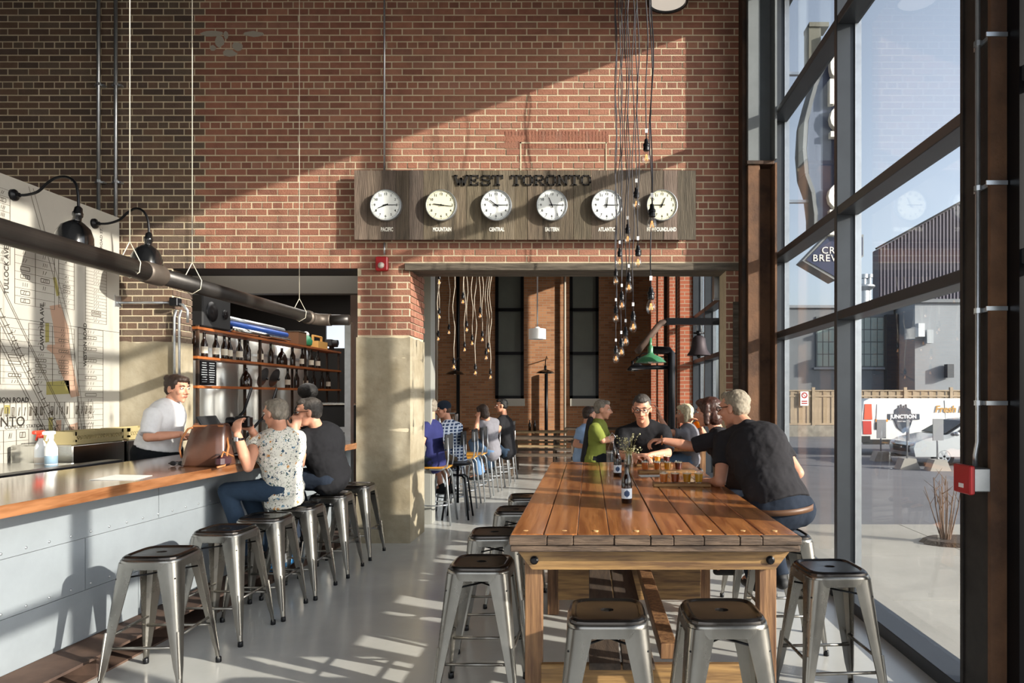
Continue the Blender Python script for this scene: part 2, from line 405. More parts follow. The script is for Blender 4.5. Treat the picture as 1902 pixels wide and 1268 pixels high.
# bricked-up panel of soldier bricks above the board (proud rectangle on the wall)
sp = MB(); rng = random.Random(4)
for i in range(36):
    x = P(938, 0, WY).x+i*.0365*1.0
    if x > P(1128, 0, WY).x: break
    c = rng.choice([(.28, .118, .074, 1), (.26, .106, .068, 1), (.27, .125, .084, 1)])
    sp.bb(x+.003, x+.0325 if i % 1 == 0 else x, WY-.001, WY+.02, 4.28+.01, 4.48, col=c)
o = sp.obj('soldier_course', M_brick, wall); tag(o, 'upright bricks of a blocked opening above the board', kind='stuff')
mb = MB().bb(P(966, 0, WY).x, P(1128, 0, WY).x, WY-.004, WY+.0, 4.345, 4.36); mb.bb(P(966, 0, WY).x, P(968.5, 0, WY).x, WY-.004, WY, 4.0, 4.36); mb.bb(P(1125, 0, WY).x, P(1127, 0, WY).x, WY-.004, WY, 4.0, 4.36)
mb.obj('mortar_seam', M_mortar, wall)
# grey mortar patch high on the wall
pt = MB(); 
for (x0, y0, x1, y1) in [(372, 57, 415, 68), (398, 66, 418, 88), (390, 84, 402, 95), (412, 92, 440, 106), (430, 78, 452, 94), (452, 58, 490, 68), (415, 58, 425, 72)]:
    a = P(x0, y1, WY); b = P(x1, y0, WY); m_ = (a+b)/2; w = (b.x-a.x)/2; h = (b.z-a.z)/2
    pt.prism([(w*math.cos(t)*rng.uniform(.8, 1.1), h*math.sin(t)*rng.uniform(.8, 1.15)) for t in [2*PI*k/12 for k in range(12)]], (m_.x, WY+.005, m_.z), (1, 0, 0), (0, 0, 1), (0, -.008, 0))
pt.obj('mortar_patch', mat('patch_mortar', '#9b9488', .9), wall)

# --- curtain wall on the right
TR = [2.235, 3.065, 4.575, 5.93]
MU = [7.37, 5.43, 3.58, 1.75, -.1, -1.95, -3.9]
cw = thing('window_1', None, None); tag(cw, kind='structure')
def mull(y, z0=0, z1=7.3, par=cw):
    MB().bb(1.96, GX+.03, y-.03, y+.03, z0, z1, bev=.004).obj('mullion', M_dark, par)
    MB().bb(GX+.0, GX+.05, y-.045, y+.045, z0, z1).obj('glazing_bead', M_galv, par)
for y in MU: mull(y)
for z in TR:
    for a, b in zip(MU[1:], MU[:-1]): MB().bb(1.965, GX+.03, a+.03, b-.03, z-.035, z+.035, bev=.004).obj('transom', M_dark, cw)
for a, b in zip(MU[1:], MU[:-1]):
    MB().bb(1.94, GX+.04, a+.03, b-.03, 0, .085, bev=.004).obj('sill', M_dark, cw)
    zs = [.085]+[q for t in TR for q in (t-.035, t+.035)]
    for k in range(4): MB().bb(GX, GX+.006, a+.03, b-.03, zs[2*k], zs[2*k+1]).obj('glass_pane', M_glass, cw)
struct('wall_right', MB().bb(1.97, 2.25, -4, 20.6, 5.965, 7.3), M_dark)
# --- back-room glazing on the right
cw2 = thing('window_2', None, None); tag(cw2, kind='structure')
MU2 = [7.75, 9.0, 10.3, 11.6, 12.9, 14.6]
for y in MU2: mull(y, par=cw2)
for a, b in zip(MU2[:-1], MU2[1:]):
    for z in TR: MB().bb(1.965, GX+.03, a+.03, b-.03, z-.035, z+.035).obj('transom', M_dark, cw2)
    MB().bb(1.94, GX+.04, a+.03, b-.03, 0, .3).obj('sill', M_dark, cw2)
    MB().bb(GX, GX+.006, a+.03, b-.03, .3, 5.9).obj('glass_pane', M_glass, cw2)
# procedural brick for the far walls
def brick_tex(name, c1, c2, scale_w=.226, rot=None):
    m = bpy.data.materials.new(name); m.use_nodes = True; n = m.node_tree.nodes; l = m.node_tree.links; b = n['Principled BSDF']; b.inputs['Roughness'].default_value = .88
    tc = n.new('ShaderNodeTexCoord'); mp = n.new('ShaderNodeMapping'); l.new(tc.outputs['Object'], mp.inputs[0])
    mp.inputs['Rotation'].default_value = rot or (PI/2, 0, 0)
    t = n.new('ShaderNodeTexBrick'); l.new(mp.outputs[0], t.inputs[0]); t.inputs['Scale'].default_value = 1
    t.inputs['Brick Width'].default_value = .226; t.inputs['Row Height'].default_value = .0727; t.inputs['Mortar Size'].default_value = .007; t.inputs['Bias'].default_value = 0
    t.inputs['Color1'].default_value = srgb(c1); t.inputs['Color2'].default_value = srgb(c2); t.inputs['Mortar'].default_value = srgb('#9a8a76')
    l.new(t.outputs['Color'], b.inputs['Base Color']); bp = n.new('ShaderNodeBump'); bp.inputs['Strength'].default_value = .5; bp.inputs['Distance'].default_value = .01; bp.invert = True
    l.new(t.outputs['Fac'], bp.inputs['Height']); l.new(bp.outputs[0], b.inputs['Normal']); return m
M_bt = brick_tex('far_brick', '#b8835c', '#9a6746'); M_bt2 = brick_tex('pier_brick', '#a0583c', '#8a4a33')
# far wall with two tall windows
FY = 20.0
fx = [P(a, 0, FY).x for a in (920, 973, 1058, 1112)]; fz0 = P(0, 740, FY).z
fw = MB().bb(-8, fx[0], FY, FY+.4, 0, 7.3).bb(fx[1], fx[2], FY, FY+.4, 0, 7.3).bb(fx[3], 2.2, FY, FY+.4, 0, 7.3)
fw.bb(fx[0], fx[1], FY, FY+.4, 0, fz0).bb(fx[2], fx[3], FY, FY+.4, 0, fz0).bb(fx[0], fx[1], FY, FY+.4, 6.2, 7.3).bb(fx[2], fx[3], FY, FY+.4, 6.2, 7.3)
struct('wall_far', fw, M_bt)
M_dusk = mat('frosted_grey_pane', '#6c6f68', .25, noise_amt=.1, noise_scale=1.5)
for i in (0, 2):
    w = thing('window_%d' % (3+i//2), None, None); tag(w, kind='structure')
    a, b = fx[i], fx[i+1]; fr = MB().bb(a, a+.09, FY-.02, FY+.1, fz0, 6.2).bb(b-.09, b, FY-.02, FY+.1, fz0, 6.2)
    zz = [fz0+.04]+[P(0, q, FY).z for q in (656, 575)]+[5.35, 6.16]
    for z in zz: fr.bb(a, b, FY-.02, FY+.1, z-.045, z+.045)
    fr.obj('window_frame', M_black, w)
    for k in range(4): MB().bb(a+.09, b-.09, FY+.05, FY+.07, zz[k]+.04, zz[k+1]-.04).obj('pane', M_dusk, w)
    MB().bb(a+.02 if i else a+.25, b+.03, FY-.08, FY+.05, fz0-.22, fz0-.0).obj('window_sill', mat('stone_sill', '#c9c4b8', .8), w)
# brick piers between back room windows
struct('wall_right_back', MB().bb(1.97, 2.2, 14.6, 16.3, 0, 5.97).bb(1.97, 2.2, 16.98, 18.2, 0, 5.97).bb(1.97, 2.2, 18.85, 20.6, 0, 5.97), M_bt2)
MB().bb(2.07, 2.08, 16.3, 16.98, 0, 5.97).bb(2.07, 2.08, 18.2, 18.85, 0, 5.97).obj('glass_pane', M_glass, cw2)
for y in (12.9, 14.6, 17.0, 18.9):
    struct('trim_%d' % (3+int(y)), MB().bb(1.72, 1.99, y-.0, y+.42, 0, 7.3), M_bt2)
for y in (13.9, 16.1):
    struct('trim_%d' % (30+int(y)), MB().bb(1.78, 1.96, y, y+.18, 0, 7.3, bev=.01), M_rust)
# kitchen partition behind the bar
kp = MB().bb(-8, -5.25, 13.6, 13.75, 0, 7.3).bb(-5.25, -4.05, 13.6, 13.75, 0, 2.55).bb(-5.25, -4.05, 13.6, 13.75, 3.15, 7.3).bb(-4.05, -3.2, 13.6, 13.75, 0, 7.3)
struct('wall_kitchen', kp, mat('kitchen_wall_dark', '#2b2826', .8))
struct('wall_kitchen_side', MB().bb(-3.32, -3.2, 9.5, 13.6, 0, 7.3), mat('kitchen_side_wall', '#5b4a42', .9))
w = thing('window_5', None, None); tag(w, kind='structure')
MB().bb(-5.25, -4.05, 13.66, 13.68, 2.55, 3.15).obj('pane', mat('glowing_pane', '#dfe8f2', emit='#dfe8f2', es=.8), w)  # pane emits by itself, standing in for daylight behind it
# columns: H section
def hbeam(name, label, x0, x1, yw, d, z0, z1, m, tf=.02, par=None):
    mb = MB().bb(x0, x0+tf, yw-d, yw+d, z0, z1).bb(x1-tf, x1, yw-d, yw+d, z0, z1).bb(x0+tf, x1-tf, yw-.012, yw+.012, z0, z1)
    return mb
c1 = thing('steel_column', 'dark riveted steel column at the right beside the red alarm box', 'column', (1.86, 3.3, 0))
MB().bb(1.885, 1.905, 3.21, 3.45, 0, 7.3).obj('side_plate', mat('column_dark_paint', '#2a2624', .6, metal=.2, noise_amt=.3, col2='#171514'), c1)
MB().bb(1.878, 1.95, 3.43, 3.455, 0, 7.3).obj('flange', MATS['column_dark_paint'], c1)
MB().bb(1.875, 1.95, 3.185, 3.21, 0, 7.3).obj('flange', M_rust2, c1)
c2 = thing('steel_column', 'brown steel column in the corner beside the tall window, pale painted at top', 'column', (1.78, 7.2, 0))
for z0, z1, m1 in ((0, 4.02, M_rust2), (4.06, 7.3, mat('column_pale_paint', '#6c7173', .6, noise_amt=.1))):
    MB().bb(1.665, 1.79, 7.15, 7.36, z0, z1, bev=.004).obj('angle_post', m1, c2); MB().bb(1.79, 1.93, 7.28, 7.30, z0, z1).obj('web', m1, c2); MB().bb(1.93, 1.95, 7.08, 7.38, z0, z1).obj('flange', m1, c2)
MB().bb(1.65, 1.935, 7.13, 7.38, 4.02, 4.06, bev=.004).obj('splice_plate', M_rust, c2)
MB().bb(1.62, 1.66, 7.20, 7.395, 0, 7.3).obj('side_plate', M_rust, c2)
# timber plank and thin conduit beside the right brick pier
MB().bb(1.60, 1.625, WY-.04, WY+0, 2.2, 2.9)
o = MB().bb(1.565, 1.63, WY-.035, WY-.002, 0.9, 2.62).obj('timber_plate', M_lintel, None); tag(o, 'worn timber strip fixed upright on the narrow brick pier', 'board')
# fascia frame for nearest right edge: second dark frame
# the partition wall carrying the map
MX = -5.09
pw = struct('wall_partition', MB().bb(MX-.16, MX-.03, 1.2, WY-.02, 0, 3.52), M_panel)
mp_ = thing('wall_map', 'large old printed street map covering the left partition wall', 'map', (MX, 4.3, 0))
zs = [.95, 2.285, 3.53]
for a, b in ((1.2, 3.2), (3.2, 5.3), (5.3, WY-.03)):
    for k in range(2): MB().bb(MX-.028, MX, a+.002, b-.002, zs[k]+.002, zs[k+1]-.002).obj('map_panel', M_map, mp_)
def mpt(px, py):
    Y = -MX*F/(CX-px); return (Y, EYE-(py-CY)*Y/F)
pr = MB(); pc = {'p': MB(), 'g': MB(), 'o': MB()}
def mline(a, b, w=.006, mb=None):
    a = V(a); b = V(b); d = (b-a)
    if d.length < 1e-4: return
    nrm = V((-d.y, d.x)).normalized()*w/2; pts = [a+nrm, b+nrm, b-nrm, a-nrm]; mb = mb or pr
    mb.add([(MX+.0015, p.x, p.y) for p in pts], [(0, 1, 2, 3)][::1])
def mpoly(pts, k):
    q = [mpt(*p) for p in pts]; MB().add([(MX+.001, a, b) for a, b in q], [tuple(range(len(q)))]).obj('printed_shape', mat('map_tint_'+k, {'p': '#a58774', 'g': '#8f874e'}[k], .7), mp_)
rng = random.Random(11)
def block(y0, y1, z0, z1, ny, nz, mid=True):
    for i in range(ny+1): mline((y0+(y1-y0)*i/ny, z0), (y0+(y1-y0)*i/ny, z1))
    for j in range(nz+1): mline((y0, z0+(z1-z0)*j/nz), (y1, z0+(z1-z0)*j/nz), .003)
    for i in range(ny):
        for j in range(nz):
            yc = y0+(y1-y0)*(i+.5)/ny; zc = z0+(z1-z0)*(j+.5)/nz; w = (y1-y0)/ny*.22; h = (z1-z0)/nz*.24
            if rng.random() < .8:
                for k in range(rng.choice((2, 3))):
                    yo = yc-w/2+k*w*.45; mline((yo, zc-h), (yo+rng.uniform(0, .02), zc+h), .005)
            if rng.random() < .35:
                a, b = yc-w, yc+w; mline((a, zc-h), (b, zc-h)); mline((b, zc-h), (b, zc+h)); mline((b, zc+h), (a, zc+h)); mline((a, zc+h), (a, zc-h))
for (y0, y1, z0, z1, ny, nz) in [(1.3, 2.5, 1.9, 3.4, 2, 18), (2.6, 3.9, 2.45, 3.4, 3, 12), (4.05, 4.55, 2.45, 3.4, 2, 14), (5.15, 5.30, 2.4, 3.4, 1, 14),
                                 (4.72, 5.6, 1.75, 2.27, 2, 9), (4.72, 5.62, 1.72, 2.25, 2, 9), (5.02, 5.66, 1.75, 2.27, 2, 8), (6.05, 6.5, 2.42, 3.0, 2, 8), (6.2, 6.75, 1.70, 2.26, 2, 11), (6.8, 7.15, 1.0, 2.28, 1, 22),
                                 (4.6, 4.95, 1.8, 2.28, 1, 10), (4.65, 5.6, 1.38, 1.56, 14, 1), (5.75, 7.0, 1.38, 1.54, 20, 1), (5.8, 6.2, 1.0, 1.3, 3, 3), (1.3, 4.5, 1.3, 1.8, 20, 5), (2.5, 4.55, 1.9, 2.25, 8, 8), (5.7, 6.0, 2.75, 3.4, 2, 10), (6.55, 6.75, 2.45, 3.2, 1, 16), (6.9, 7.2, 2.35, 3.0, 1, 20), (5.35, 5.75, 3.1, 3.4, 5, 2), (6.3, 7.0, 1.12, 1.32, 9, 2), (4.9, 5.3, 1.62, 1.72, 6, 1), (5.9, 6.2, 1.7, 2.2, 1, 9)]:
    block(y0, y1, z0, z1, ny, nz)
for off in (0, .03, .12, .15, .19, .32, .34): mline((5.0+off, 3.5), (6.55+off, .98), .006)
for off in (0, .05): mline((6.2+off, 3.5), (6.65+off, 2.3), .005); mline((6.65+off, 2.3), (6.9+off, 1.0), .005)
for k in range(40): a = k/39; mline((5.15+1.55*a, 3.5-2.52*a), (5.20+1.55*a, 3.52-2.52*a), .008)
for k in range(9): mline((4.5, 1.33-k*.03), (5.6, 1.10-k*.012), .004)
for k in range(4): mline((1.3, 1.6-k*.07), (4.5, 1.58-k*.07), .005)
mpoly([(92, 568), (112, 565), (128, 610), (130, 655), (148, 735), (132, 738), (112, 690), (100, 658), (86, 648), (88, 640), (102, 640), (98, 600)], 'p')
mpoly([(86, 709), (128, 706), (130, 731), (86, 733)], 'g'); mpoly([(8, 752), (19, 752), (19, 768), (8, 768)], 'g'); mpoly([(84, 600), (91, 600), (91, 635), (84, 636)], 'g')
mpoly([(98, 515), (104, 515), (111, 548), (105, 550)], 'g'); mpoly([(90, 775), (98, 775), (98, 800), (90, 800)], 'g'); mpoly([(104, 780), (114, 780), (112, 820), (104, 820)], 'p'); mpoly([(128, 790), (144, 784), (146, 812), (130, 816)], 'p')
o = pr.obj('printed_lines', M_ink, mp_); tag(o, kind='stuff')

M_ink2 = mat('map_lettering', '#2b2620', .8)
def mtext(t, px, py, size, vert=False, **k):
    k.setdefault('ext', .0005)
    y, z = mpt(px, py); M = RIGHTF
    if vert: M = cols((0, 0, 1), (0, -1, 0), (1, 0, 0))
    o = text('map_lettering', t, size, (MX+.002, y, z), M, M_ink2, mp_, **k); o['kind'] = 'stuff'
mtext('STATION ROAD', 14, 743, .062, sx=1.0, bold=.001); mtext('TULLOCK AVE.', 12, 500, .065, True, bold=.001); mtext('CAWTHRA AVE.', 78, 606, .062, True, bold=.001)
mtext('WESTON ROAD', 158, 640, .060, True, bold=.001); mtext('WESTON ROAD ST.', 188, 462, .05, True); mtext('TORONTO', -8, 785, .12, bold=.001); mtext('COMFORT STATION', 45, 792, .045)
# window frame edges beyond the near column: trim, plus horizontal floor bench by far wall
# ================================================================ BAR
def bx_(Y): return -2.735+.0505*(Y-3.17)       # guest edge of the bar top
bar = thing('bar_counter', 'long bar counter with glossy orange wood top and riveted grey metal front', 'bar', (-3.0, 5, 0))
def slab(mb, Ya, Yb, o0, o1, z0, z1, **k):
    vs = []
    for z in (z0, z1):
        for (Y, o) in ((Ya, o0), (Ya, o1), (Yb, o1), (Yb, o0)): vs.append((bx_(Y)+o, Y, z))
    mb.add(vs, [(0, 3, 2, 1), (4, 5, 6, 7), (0, 1, 5, 4), (1, 2, 6, 5), (2, 3, 7, 6), (3, 0, 4, 7)], **k); return mb
slab(MB(), 1.2, 7.41, -.97, 0, 1.028, 1.09).obj('bar_top', M_bar, bar); slab(MB(), 7.413, 8.02, -.95, -.05, 1.028, 1.09).obj('bar_top', M_bar, bar)
slab(MB(), 1.2, 8.0, -.95, -.36, .0, 1.028).obj('core', M_black, bar)
# riveted panels: three rows with seams
rows = [(.14, .545), (.548, .80), (.803, 1.025)]
rows = [(.14, .43), (.433, .745), (.748, 1.026)]
for r, (z0, z1) in enumerate(rows):
    Y = 1.2-[.3, .75, .1][r]*1.0
    step = 1.22
    while Y < 8.0:
        a = max(Y, 1.2); b = min(Y+step, 8.0)
        if b > a+.02: slab(MB(), a+.003, b-.003, -.36, -.345, z0, z1).obj('front_panel', M_panel, bar)
        Y += step
rv = MB()
for z in (.463, .778):
    Y = 1.3
    while Y < 7.95: rv.sphere((bx_(Y)-.343, Y, z), (.006, .008, .008), n=8, m=4); Y += .15
tag(rv.obj('rivet', M_galv, bar, True), kind='stuff')
# rusty rail at the foot of the bar: beam with upright ribs and open bays
rl = MB(); slab(rl, 1.2, 7.4, -.342, -.06, .125, .14); slab(rl, 1.2, 7.4, -.342, -.10, 0, .012); slab(rl, 1.2, 7.4, -.342, -.33, .012, .125)
M_rust2 = mat('rail_rust', '#5f4a3e', .75, metal=.1, noise_amt=.3, noise_scale=3, col2='#3f2f28'); rr = thing('foot_rail', 'rusty brown steel channel foot rail along the base of the bar', 'rail', (-2.9, 5, 0)); rl.obj('channel', M_rust2, rr)
Y = 1.4
while Y < 7.2: slab(MB(), Y, Y+.09, -.33, -.10, .012, .125).obj('rib', M_rust2, rr); Y += .62
# back bar station (stainless)
bs = thing('sink_station', 'stainless steel sink station behind the bar under the map', 'sink', (-4.6, 4.3, 0))
MB().bb(-5.05, -3.95, 1.6, 5.6, .0, .99).obj('cabinet', M_black, bs); MB().bb(-5.05, -4.5, 5.6, 7.3, .0, .84).obj('cabinet', M_galv, bs)
MB().bb(-5.06, -3.98, 1.6, 5.6, .99, 1.05, bev=.006).obj('worktop', M_stainless, bs)
MB().bb(-3.98, -3.86, 1.6, 5.65, 1.03, 1.075, bev=.004).obj('rail_edge', M_black, bs)
for a_, b_ in ((5.95, 6.62), (6.66, 7.25)): MB().bb(-5.05, -4.5, a_, b_, .84, 1.17, bev=.01).obj('basin', M_stainless, bs)
MB().bb(-5.05, -4.98, 2.2, 5.5, 1.05, 1.16, bev=.006).obj('backsplash', M_stainless, bs)
# tan glass crates
cr = mat('tan_plastic', '#a3956c', .6)
for i, (y0, y1) in enumerate([(5.98, 6.60), (6.68, 7.22)]):
    t = thing('glass_rack', ['tan plastic glass rack, the longer left one under the map', 'tan plastic glass rack, the short one beside the bartender'][i], 'rack', (-4.72, (y0+y1)/2, 1.17), group='tan glass racks')
    MB().bb(-4.78, -4.5, y0, y1, 1.172, 1.195).bb(-4.52, -4.5, y0, y1, 1.195, 1.215).bb(-4.52, -4.5, y0, y1, 1.25, 1.285).bb(-4.78, -4.76, y0, y1, 1.195, 1.285).bb(-4.78, -4.5, y0, y0+.02, 1.195, 1.285).bb(-4.78, -4.5, y1-.02, y1, 1.195, 1.285).obj('tray', cr, t)
    lt_ = MB(); y = y0+.03
    while y < y1-.04: lt_.beam((-4.51, y, 1.215), (-4.51, y+.03, 1.25), .006, .006); lt_.beam((-4.51, y+.03, 1.215), (-4.51, y, 1.25), .006, .006); y += .035
    tag(lt_.obj('lattice', cr, t), kind='stuff')
# spray bottles
def spray(px, py, Y, tip, liq, label):
    p = P(px, py, Y); p.z = 1.05; t = thing('spray_bottle', label, 'spray bottle', p, group='spray bottles by the sink')
    m = L().lathe([(.0, 0), (.042, 0), (.044, .01), (.044, .13), (.03, .165), (.016, .19), (.015, .21)], n=16); m.obj('bottle', mat('bottle_plastic', '#d9dde0', .3), t, 40)
    L().lathe([(.0, .002), (.0448, .004), (.0448, .05+.02*(liq != 'w'))], n=16, cap=False).obj('liquid_level', mat('liquid_'+liq, {'b': '#7f98ab', 'w': '#c9c0b6'}[liq], .3), t, True)
    L().lathe([(.018, .205), (.018, .235), (.012, .24)], n=12).bb(-.018, .018, -.075, .03, .238, .268, bev=.006).beam((0, -.03, .24), (0, -.05, .19), .01, .008).obj('trigger', mat('spray_'+tip, {'r': '#d9402a', 'w': '#e6e6e4'}[tip], .4), t)
spray(76, 859, 5.58, 'r', 'w', 'white spray bottle with orange-red trigger beside the sink'); spray(95, 862, 5.50, 'w', 'b', 'spray bottle with white trigger and bluish liquid beside the sink')
# paper and bag on the bar
s = 1.0905
pz = [P(172, 892, 811.5*.51/.64/(892-735)*1.0) for _ in (0,)]
def onbar(px, py, z=1.09): Yq = F*(EYE-z)/(py-CY); return P(px, py, Yq)
q = [onbar(*a) for a in ((165, 892), (215, 882), (283, 883), (250, 892))]
mb = MB().add([(*p.xy, 1.0915) for p in q]+[(*p.xy, 1.093) for p in q], [(3, 2, 1, 0), (4, 5, 6, 7), (0, 1, 5, 4), (1, 2, 6, 5), (2, 3, 7, 6), (3, 0, 4, 7)])
tag(mb.obj('paper_menu', M_paper), 'white sheet of paper lying on the glossy bar top', 'paper')
b = onbar(388, 864); hb = thing('handbag', 'brown leather tote handbag standing on the bar', 'bag', (b.x, b.y, 1.09), 0)
M_leath = mat('brown_leather', '#54372b', .32, noise_amt=.25, noise_scale=5, coat=.2, bump=.3, bump_scale=9)
mb = L(); rings = []
for (z, wx, wy, dx) in [(0, .155, .08, 0), (.01, .17, .09, 0), (.1, .155, .085, .0), (.2, .135, .07, .01), (.29, .118, .045, .02), (.30, .112, .04, .02), (.285, .105, .035, .02)]:
    r = []
    for k in range(32):
        a = 2*PI*k/32; c_, s_ = math.cos(a), math.sin(a); e = .35
        x = math.copysign(abs(c_)**e, c_)*wx; y = math.copysign(abs(s_)**e, s_)*wy
        y += .012*math.sin(x*40+z*12)*(z/.3); r.append((x+dx, y, z-.01*math.cos(a*3)*(z/.3)))
    rings.append(r)
vs = sum(rings, []); fs = [(i*32+k, i*32+(k+1) % 32, (i+1)*32+(k+1) % 32, (i+1)*32+k) for i in range(6) for k in range(32)]; fs += [tuple(reversed(range(32))), tuple(range(192, 224))]
mb.add(vs, fs); mb.obj('bag_body', M_leath, hb, 50)
M_tan = mat('tan_strap_leather', '#a0673c', .5)
for yy in (-.05, .05): L().tube([(-.09, yy, .28), (-.13, yy*.8, .27), (-.17, yy, .20), (-.185, yy, .12), (-.17, yy, .06)], .007).obj('handle', M_tan, hb, True)
L().bb(-.09, .13, -.046, -.042, .285, .297).obj('rim_trim', M_tan, hb)
L().tube([(.13, 0, .22), (.17, -.05, .14), (.19, -.12, .06), (.20, -.16, .014), (.19, -.24, .010)], .008).obj('shoulder_strap', M_tan, hb, True)
p = onbar(318, 868); gl = thing('sunglasses', 'dark sunglasses lying beside the handbag on the bar', 'glasses', (b.x-.2, b.y-.06, 1.09))
L().tube([(-.06, 0, .02), (-.02, .01, .03), (.02, .01, .03), (.06, 0, .02)], .004).tube([(-.06, 0, .02), (-.06, .12, .004)], .003).tube([(.06, 0, .02), (.07, .12, .004)], .003).sphere((-.03, .005, .02), (.025, .003, .018)).sphere((.03, .005, .02), (.025, .003, .018)).obj('frame_and_lenses', M_black, gl, True)
pb = thing('purse', 'dark small purse with tan strap lying by the handbag', 'bag', (b.x+.17, b.y-.12, 1.09))
L().box((0, 0, .045), (.07, .13, .08), bev=.02).obj('purse_body', mat('plum_leather', '#3b2229', .4), pb, 40); L().tube([(.03, -.08, .08), (.0, 0, .11), (.03, .08, .07)], .006).obj('strap', M_tan, pb, True)

# ================================================================ STOOLS
def make_stool(name, label):
    t = thing(name, label, 'stool'); H = .72; a = .158
    m = L(); N = 40
    def sq(r, rad, z, ox=0, oy=0, sx=1, sy=1):
        pts = []
        for k in range(N):
            an = 2*PI*(k+.5)/N; c_, s_ = math.cos(an), math.sin(an); e = 5
            q = (abs(c_)**e+abs(s_)**e)**(-1/e)*r; pts.append((c_*q*sx, s_*q*sy, z))
        return pts
    def ell(rx, ry, z): return [(math.cos(2*PI*(k+.5)/N)*rx, math.sin(2*PI*(k+.5)/N)*ry, z) for k in range(N)]
    R = [ell(.026, .020, H-.03), ell(.026, .020, H-.009), ell(.029, .023, H-.006), sq(a*.80, 0, H-.006), sq(a*.84, 0, H-.001), sq(a*.88, 0, H+.001), sq(a*.93, 0, H-.001), sq(a*.98, 0, H-.008), sq(a*1.0, 0, H-.02), sq(a*1.0, 0, H-.035)]
    vs = sum(R, []); fs = [(i*N+k, i*N+(k+1) % N, (i+1)*N+(k+1) % N, (i+1)*N+k) for i in range(len(R)-1) for k in range(N)]
    m.add(vs, [tuple(reversed(f)) for f in fs][::1]); m.obj('seat', M_seat, t, 22)
    m = L(); R = [sq(a*1.003, 0, H-.018), sq(a*1.035, 0, H-.022), sq(a*1.045, 0, H-.034), sq(a*1.05, 0, H-.07), sq(a*1.035, 0, H-.07), sq(a*1.02, 0, H-.03)]
    vs = sum(R, []); fs = [(i*N+k, i*N+(k+1) % N, (i+1)*N+(k+1) % N, (i+1)*N+k) for i in range(len(R)-1) for k in range(N)]
    m.add(vs, fs); m.obj('seat_skirt', M_stl, t, 60)
    for sx in (-1, 1):
        for sy in (-1, 1):
            m = L(); top = V((sx*a*1.02, sy*a*1.02, H-.035)); bot = V((sx*.222, sy*.222, .02)); n = 12; vs = []; K = None
            for i in range(n+1):
                f = i/n; p = top.lerp(bot, f); w = .078*(1-f)**1.15+.026; r = w*.45
                if i >= n-1: w *= .8
                sec = []
                sec.append((-w, 0)); sec.append((-w*.7, 0))
                for q in range(5):
                    an = PI/2*(1-q/4); sec.append((-r+r*math.cos(an), -r+r*math.sin(an)))
                sec.append((0, -w*.7)); sec.append((0, -w))
                inn = [(x*.93-.006 if abs(x) > .004 else -.006, y*.93-.006 if abs(y) > .004 else -.006) for x, y in reversed(sec)]
                ring = sec+inn; K = len(ring)
                for x, y in ring: vs.append((p.x+sx*x, p.y+sy*y, p.z))
            fs = [(i*K+k, i*K+(k+1) % K, (i+1)*K+(k+1) % K, (i+1)*K+k) for i in range(n) for k in range(K)]
            fs.append(tuple(range(K))); fs.append(tuple(range(n*K, (n+1)*K)))
            if sx*sy > 0: fs = [tuple(reversed(f)) for f in fs]
            m.add(vs, fs)
            # pressed rib
            p0 = top.lerp(bot, .55); p1 = top.lerp(bot, .92); o_ = V((-sx*.006, -sy*.006, 0)); m.tube([p0+o_, p1+o_], .0075, n=6)
            lg = m.obj('leg', M_stl, t, 40)
            q = L(); q.lathe([(.015, 0), (.017, .004), (.016, .03), (.012, .035)], (sx*.212, sy*.212, 0), n=12); q.obj('foot_cap', M_black, lg, True)
    def at(sx, sy, z):
        f = (H-.035-z)/(H-.055); c_ = a*1.02+(.222-a*1.02)*f-.012; return V((sx*c_, sy*c_, z))
    for sgn in (-1, 1):
        m = L(); m.tube([at(-1, sgn, .235), at(1, sgn, .235)], .0085); m.obj('stretcher', M_stl, t, True)
        m = L(); m.tube([at(sgn, -1, .29), at(sgn, 1, .29)], .0085); m.obj('stretcher', M_stl, t, True)
    m = L(); m.tube([at(-1, -1, .60), at(1, 1, .60)], .005).tube([at(-1, 1, .60), at(1, -1, .60)], .005); m.obj('cross_brace', M_black, t, True)
    return t
first = make_stool('metal_bar_stool', '')
ST = [(-2.43, 3.885, .05, 'nearest steel stool along the bar, at lower left', 'steel stools along the bar'),
 (-2.43, 4.575, -.03, 'empty steel stool along the bar, second from the front', 'steel stools along the bar'),
 (-2.39, 5.05, .04, 'empty steel stool along the bar, just in front of the woman in the floral blouse', 'steel stools along the bar'),
 (-2.355, 5.56, 0, 'steel stool under the woman in the floral blouse', 'steel stools along the bar'),
 (-2.335, 6.2, .03, 'steel stool under the man in black at the bar', 'steel stools along the bar'),
 (-2.335, 6.85, -.02, 'farthest empty steel stool along the bar, beside the concrete pillar', 'steel stools along the bar'),
 (.075, 2.83, .0, 'front steel stool at the near end of the table, left one of the two', 'steel stools around the table'),
 (.55, 2.83, .02, 'front steel stool at the near end of the table, right one of the two', 'steel stools around the table'),
 (-.575, 3.66, -.02, 'nearest steel stool on the left side of the table', 'steel stools around the table'),
 (-.615, 4.46, .05, 'second steel stool on the left side of the table', 'steel stools around the table'),
 (-.57, 5.35, 0, 'third steel stool on the left side of the table', 'steel stools around the table'),
 (-.55, 6.05, .1, 'farthest steel stool on the left side of the table', 'steel stools around the table'),
 (1.25, 3.55, .06, 'nearest empty steel stool on the right side, by the window', 'steel stools around the table'),
 (1.25, 4.42, .0, 'steel stool by the window under the grey-haired man in black tee', 'steel stools around the table'),
 (1.27, 5.22, .0, 'steel stool under the woman drinking beer at the table', 'steel stools around the table'),
 (.52, 7.0, .0, 'steel stool at the far end of the table under the man in glasses', 'steel stools around the table')]
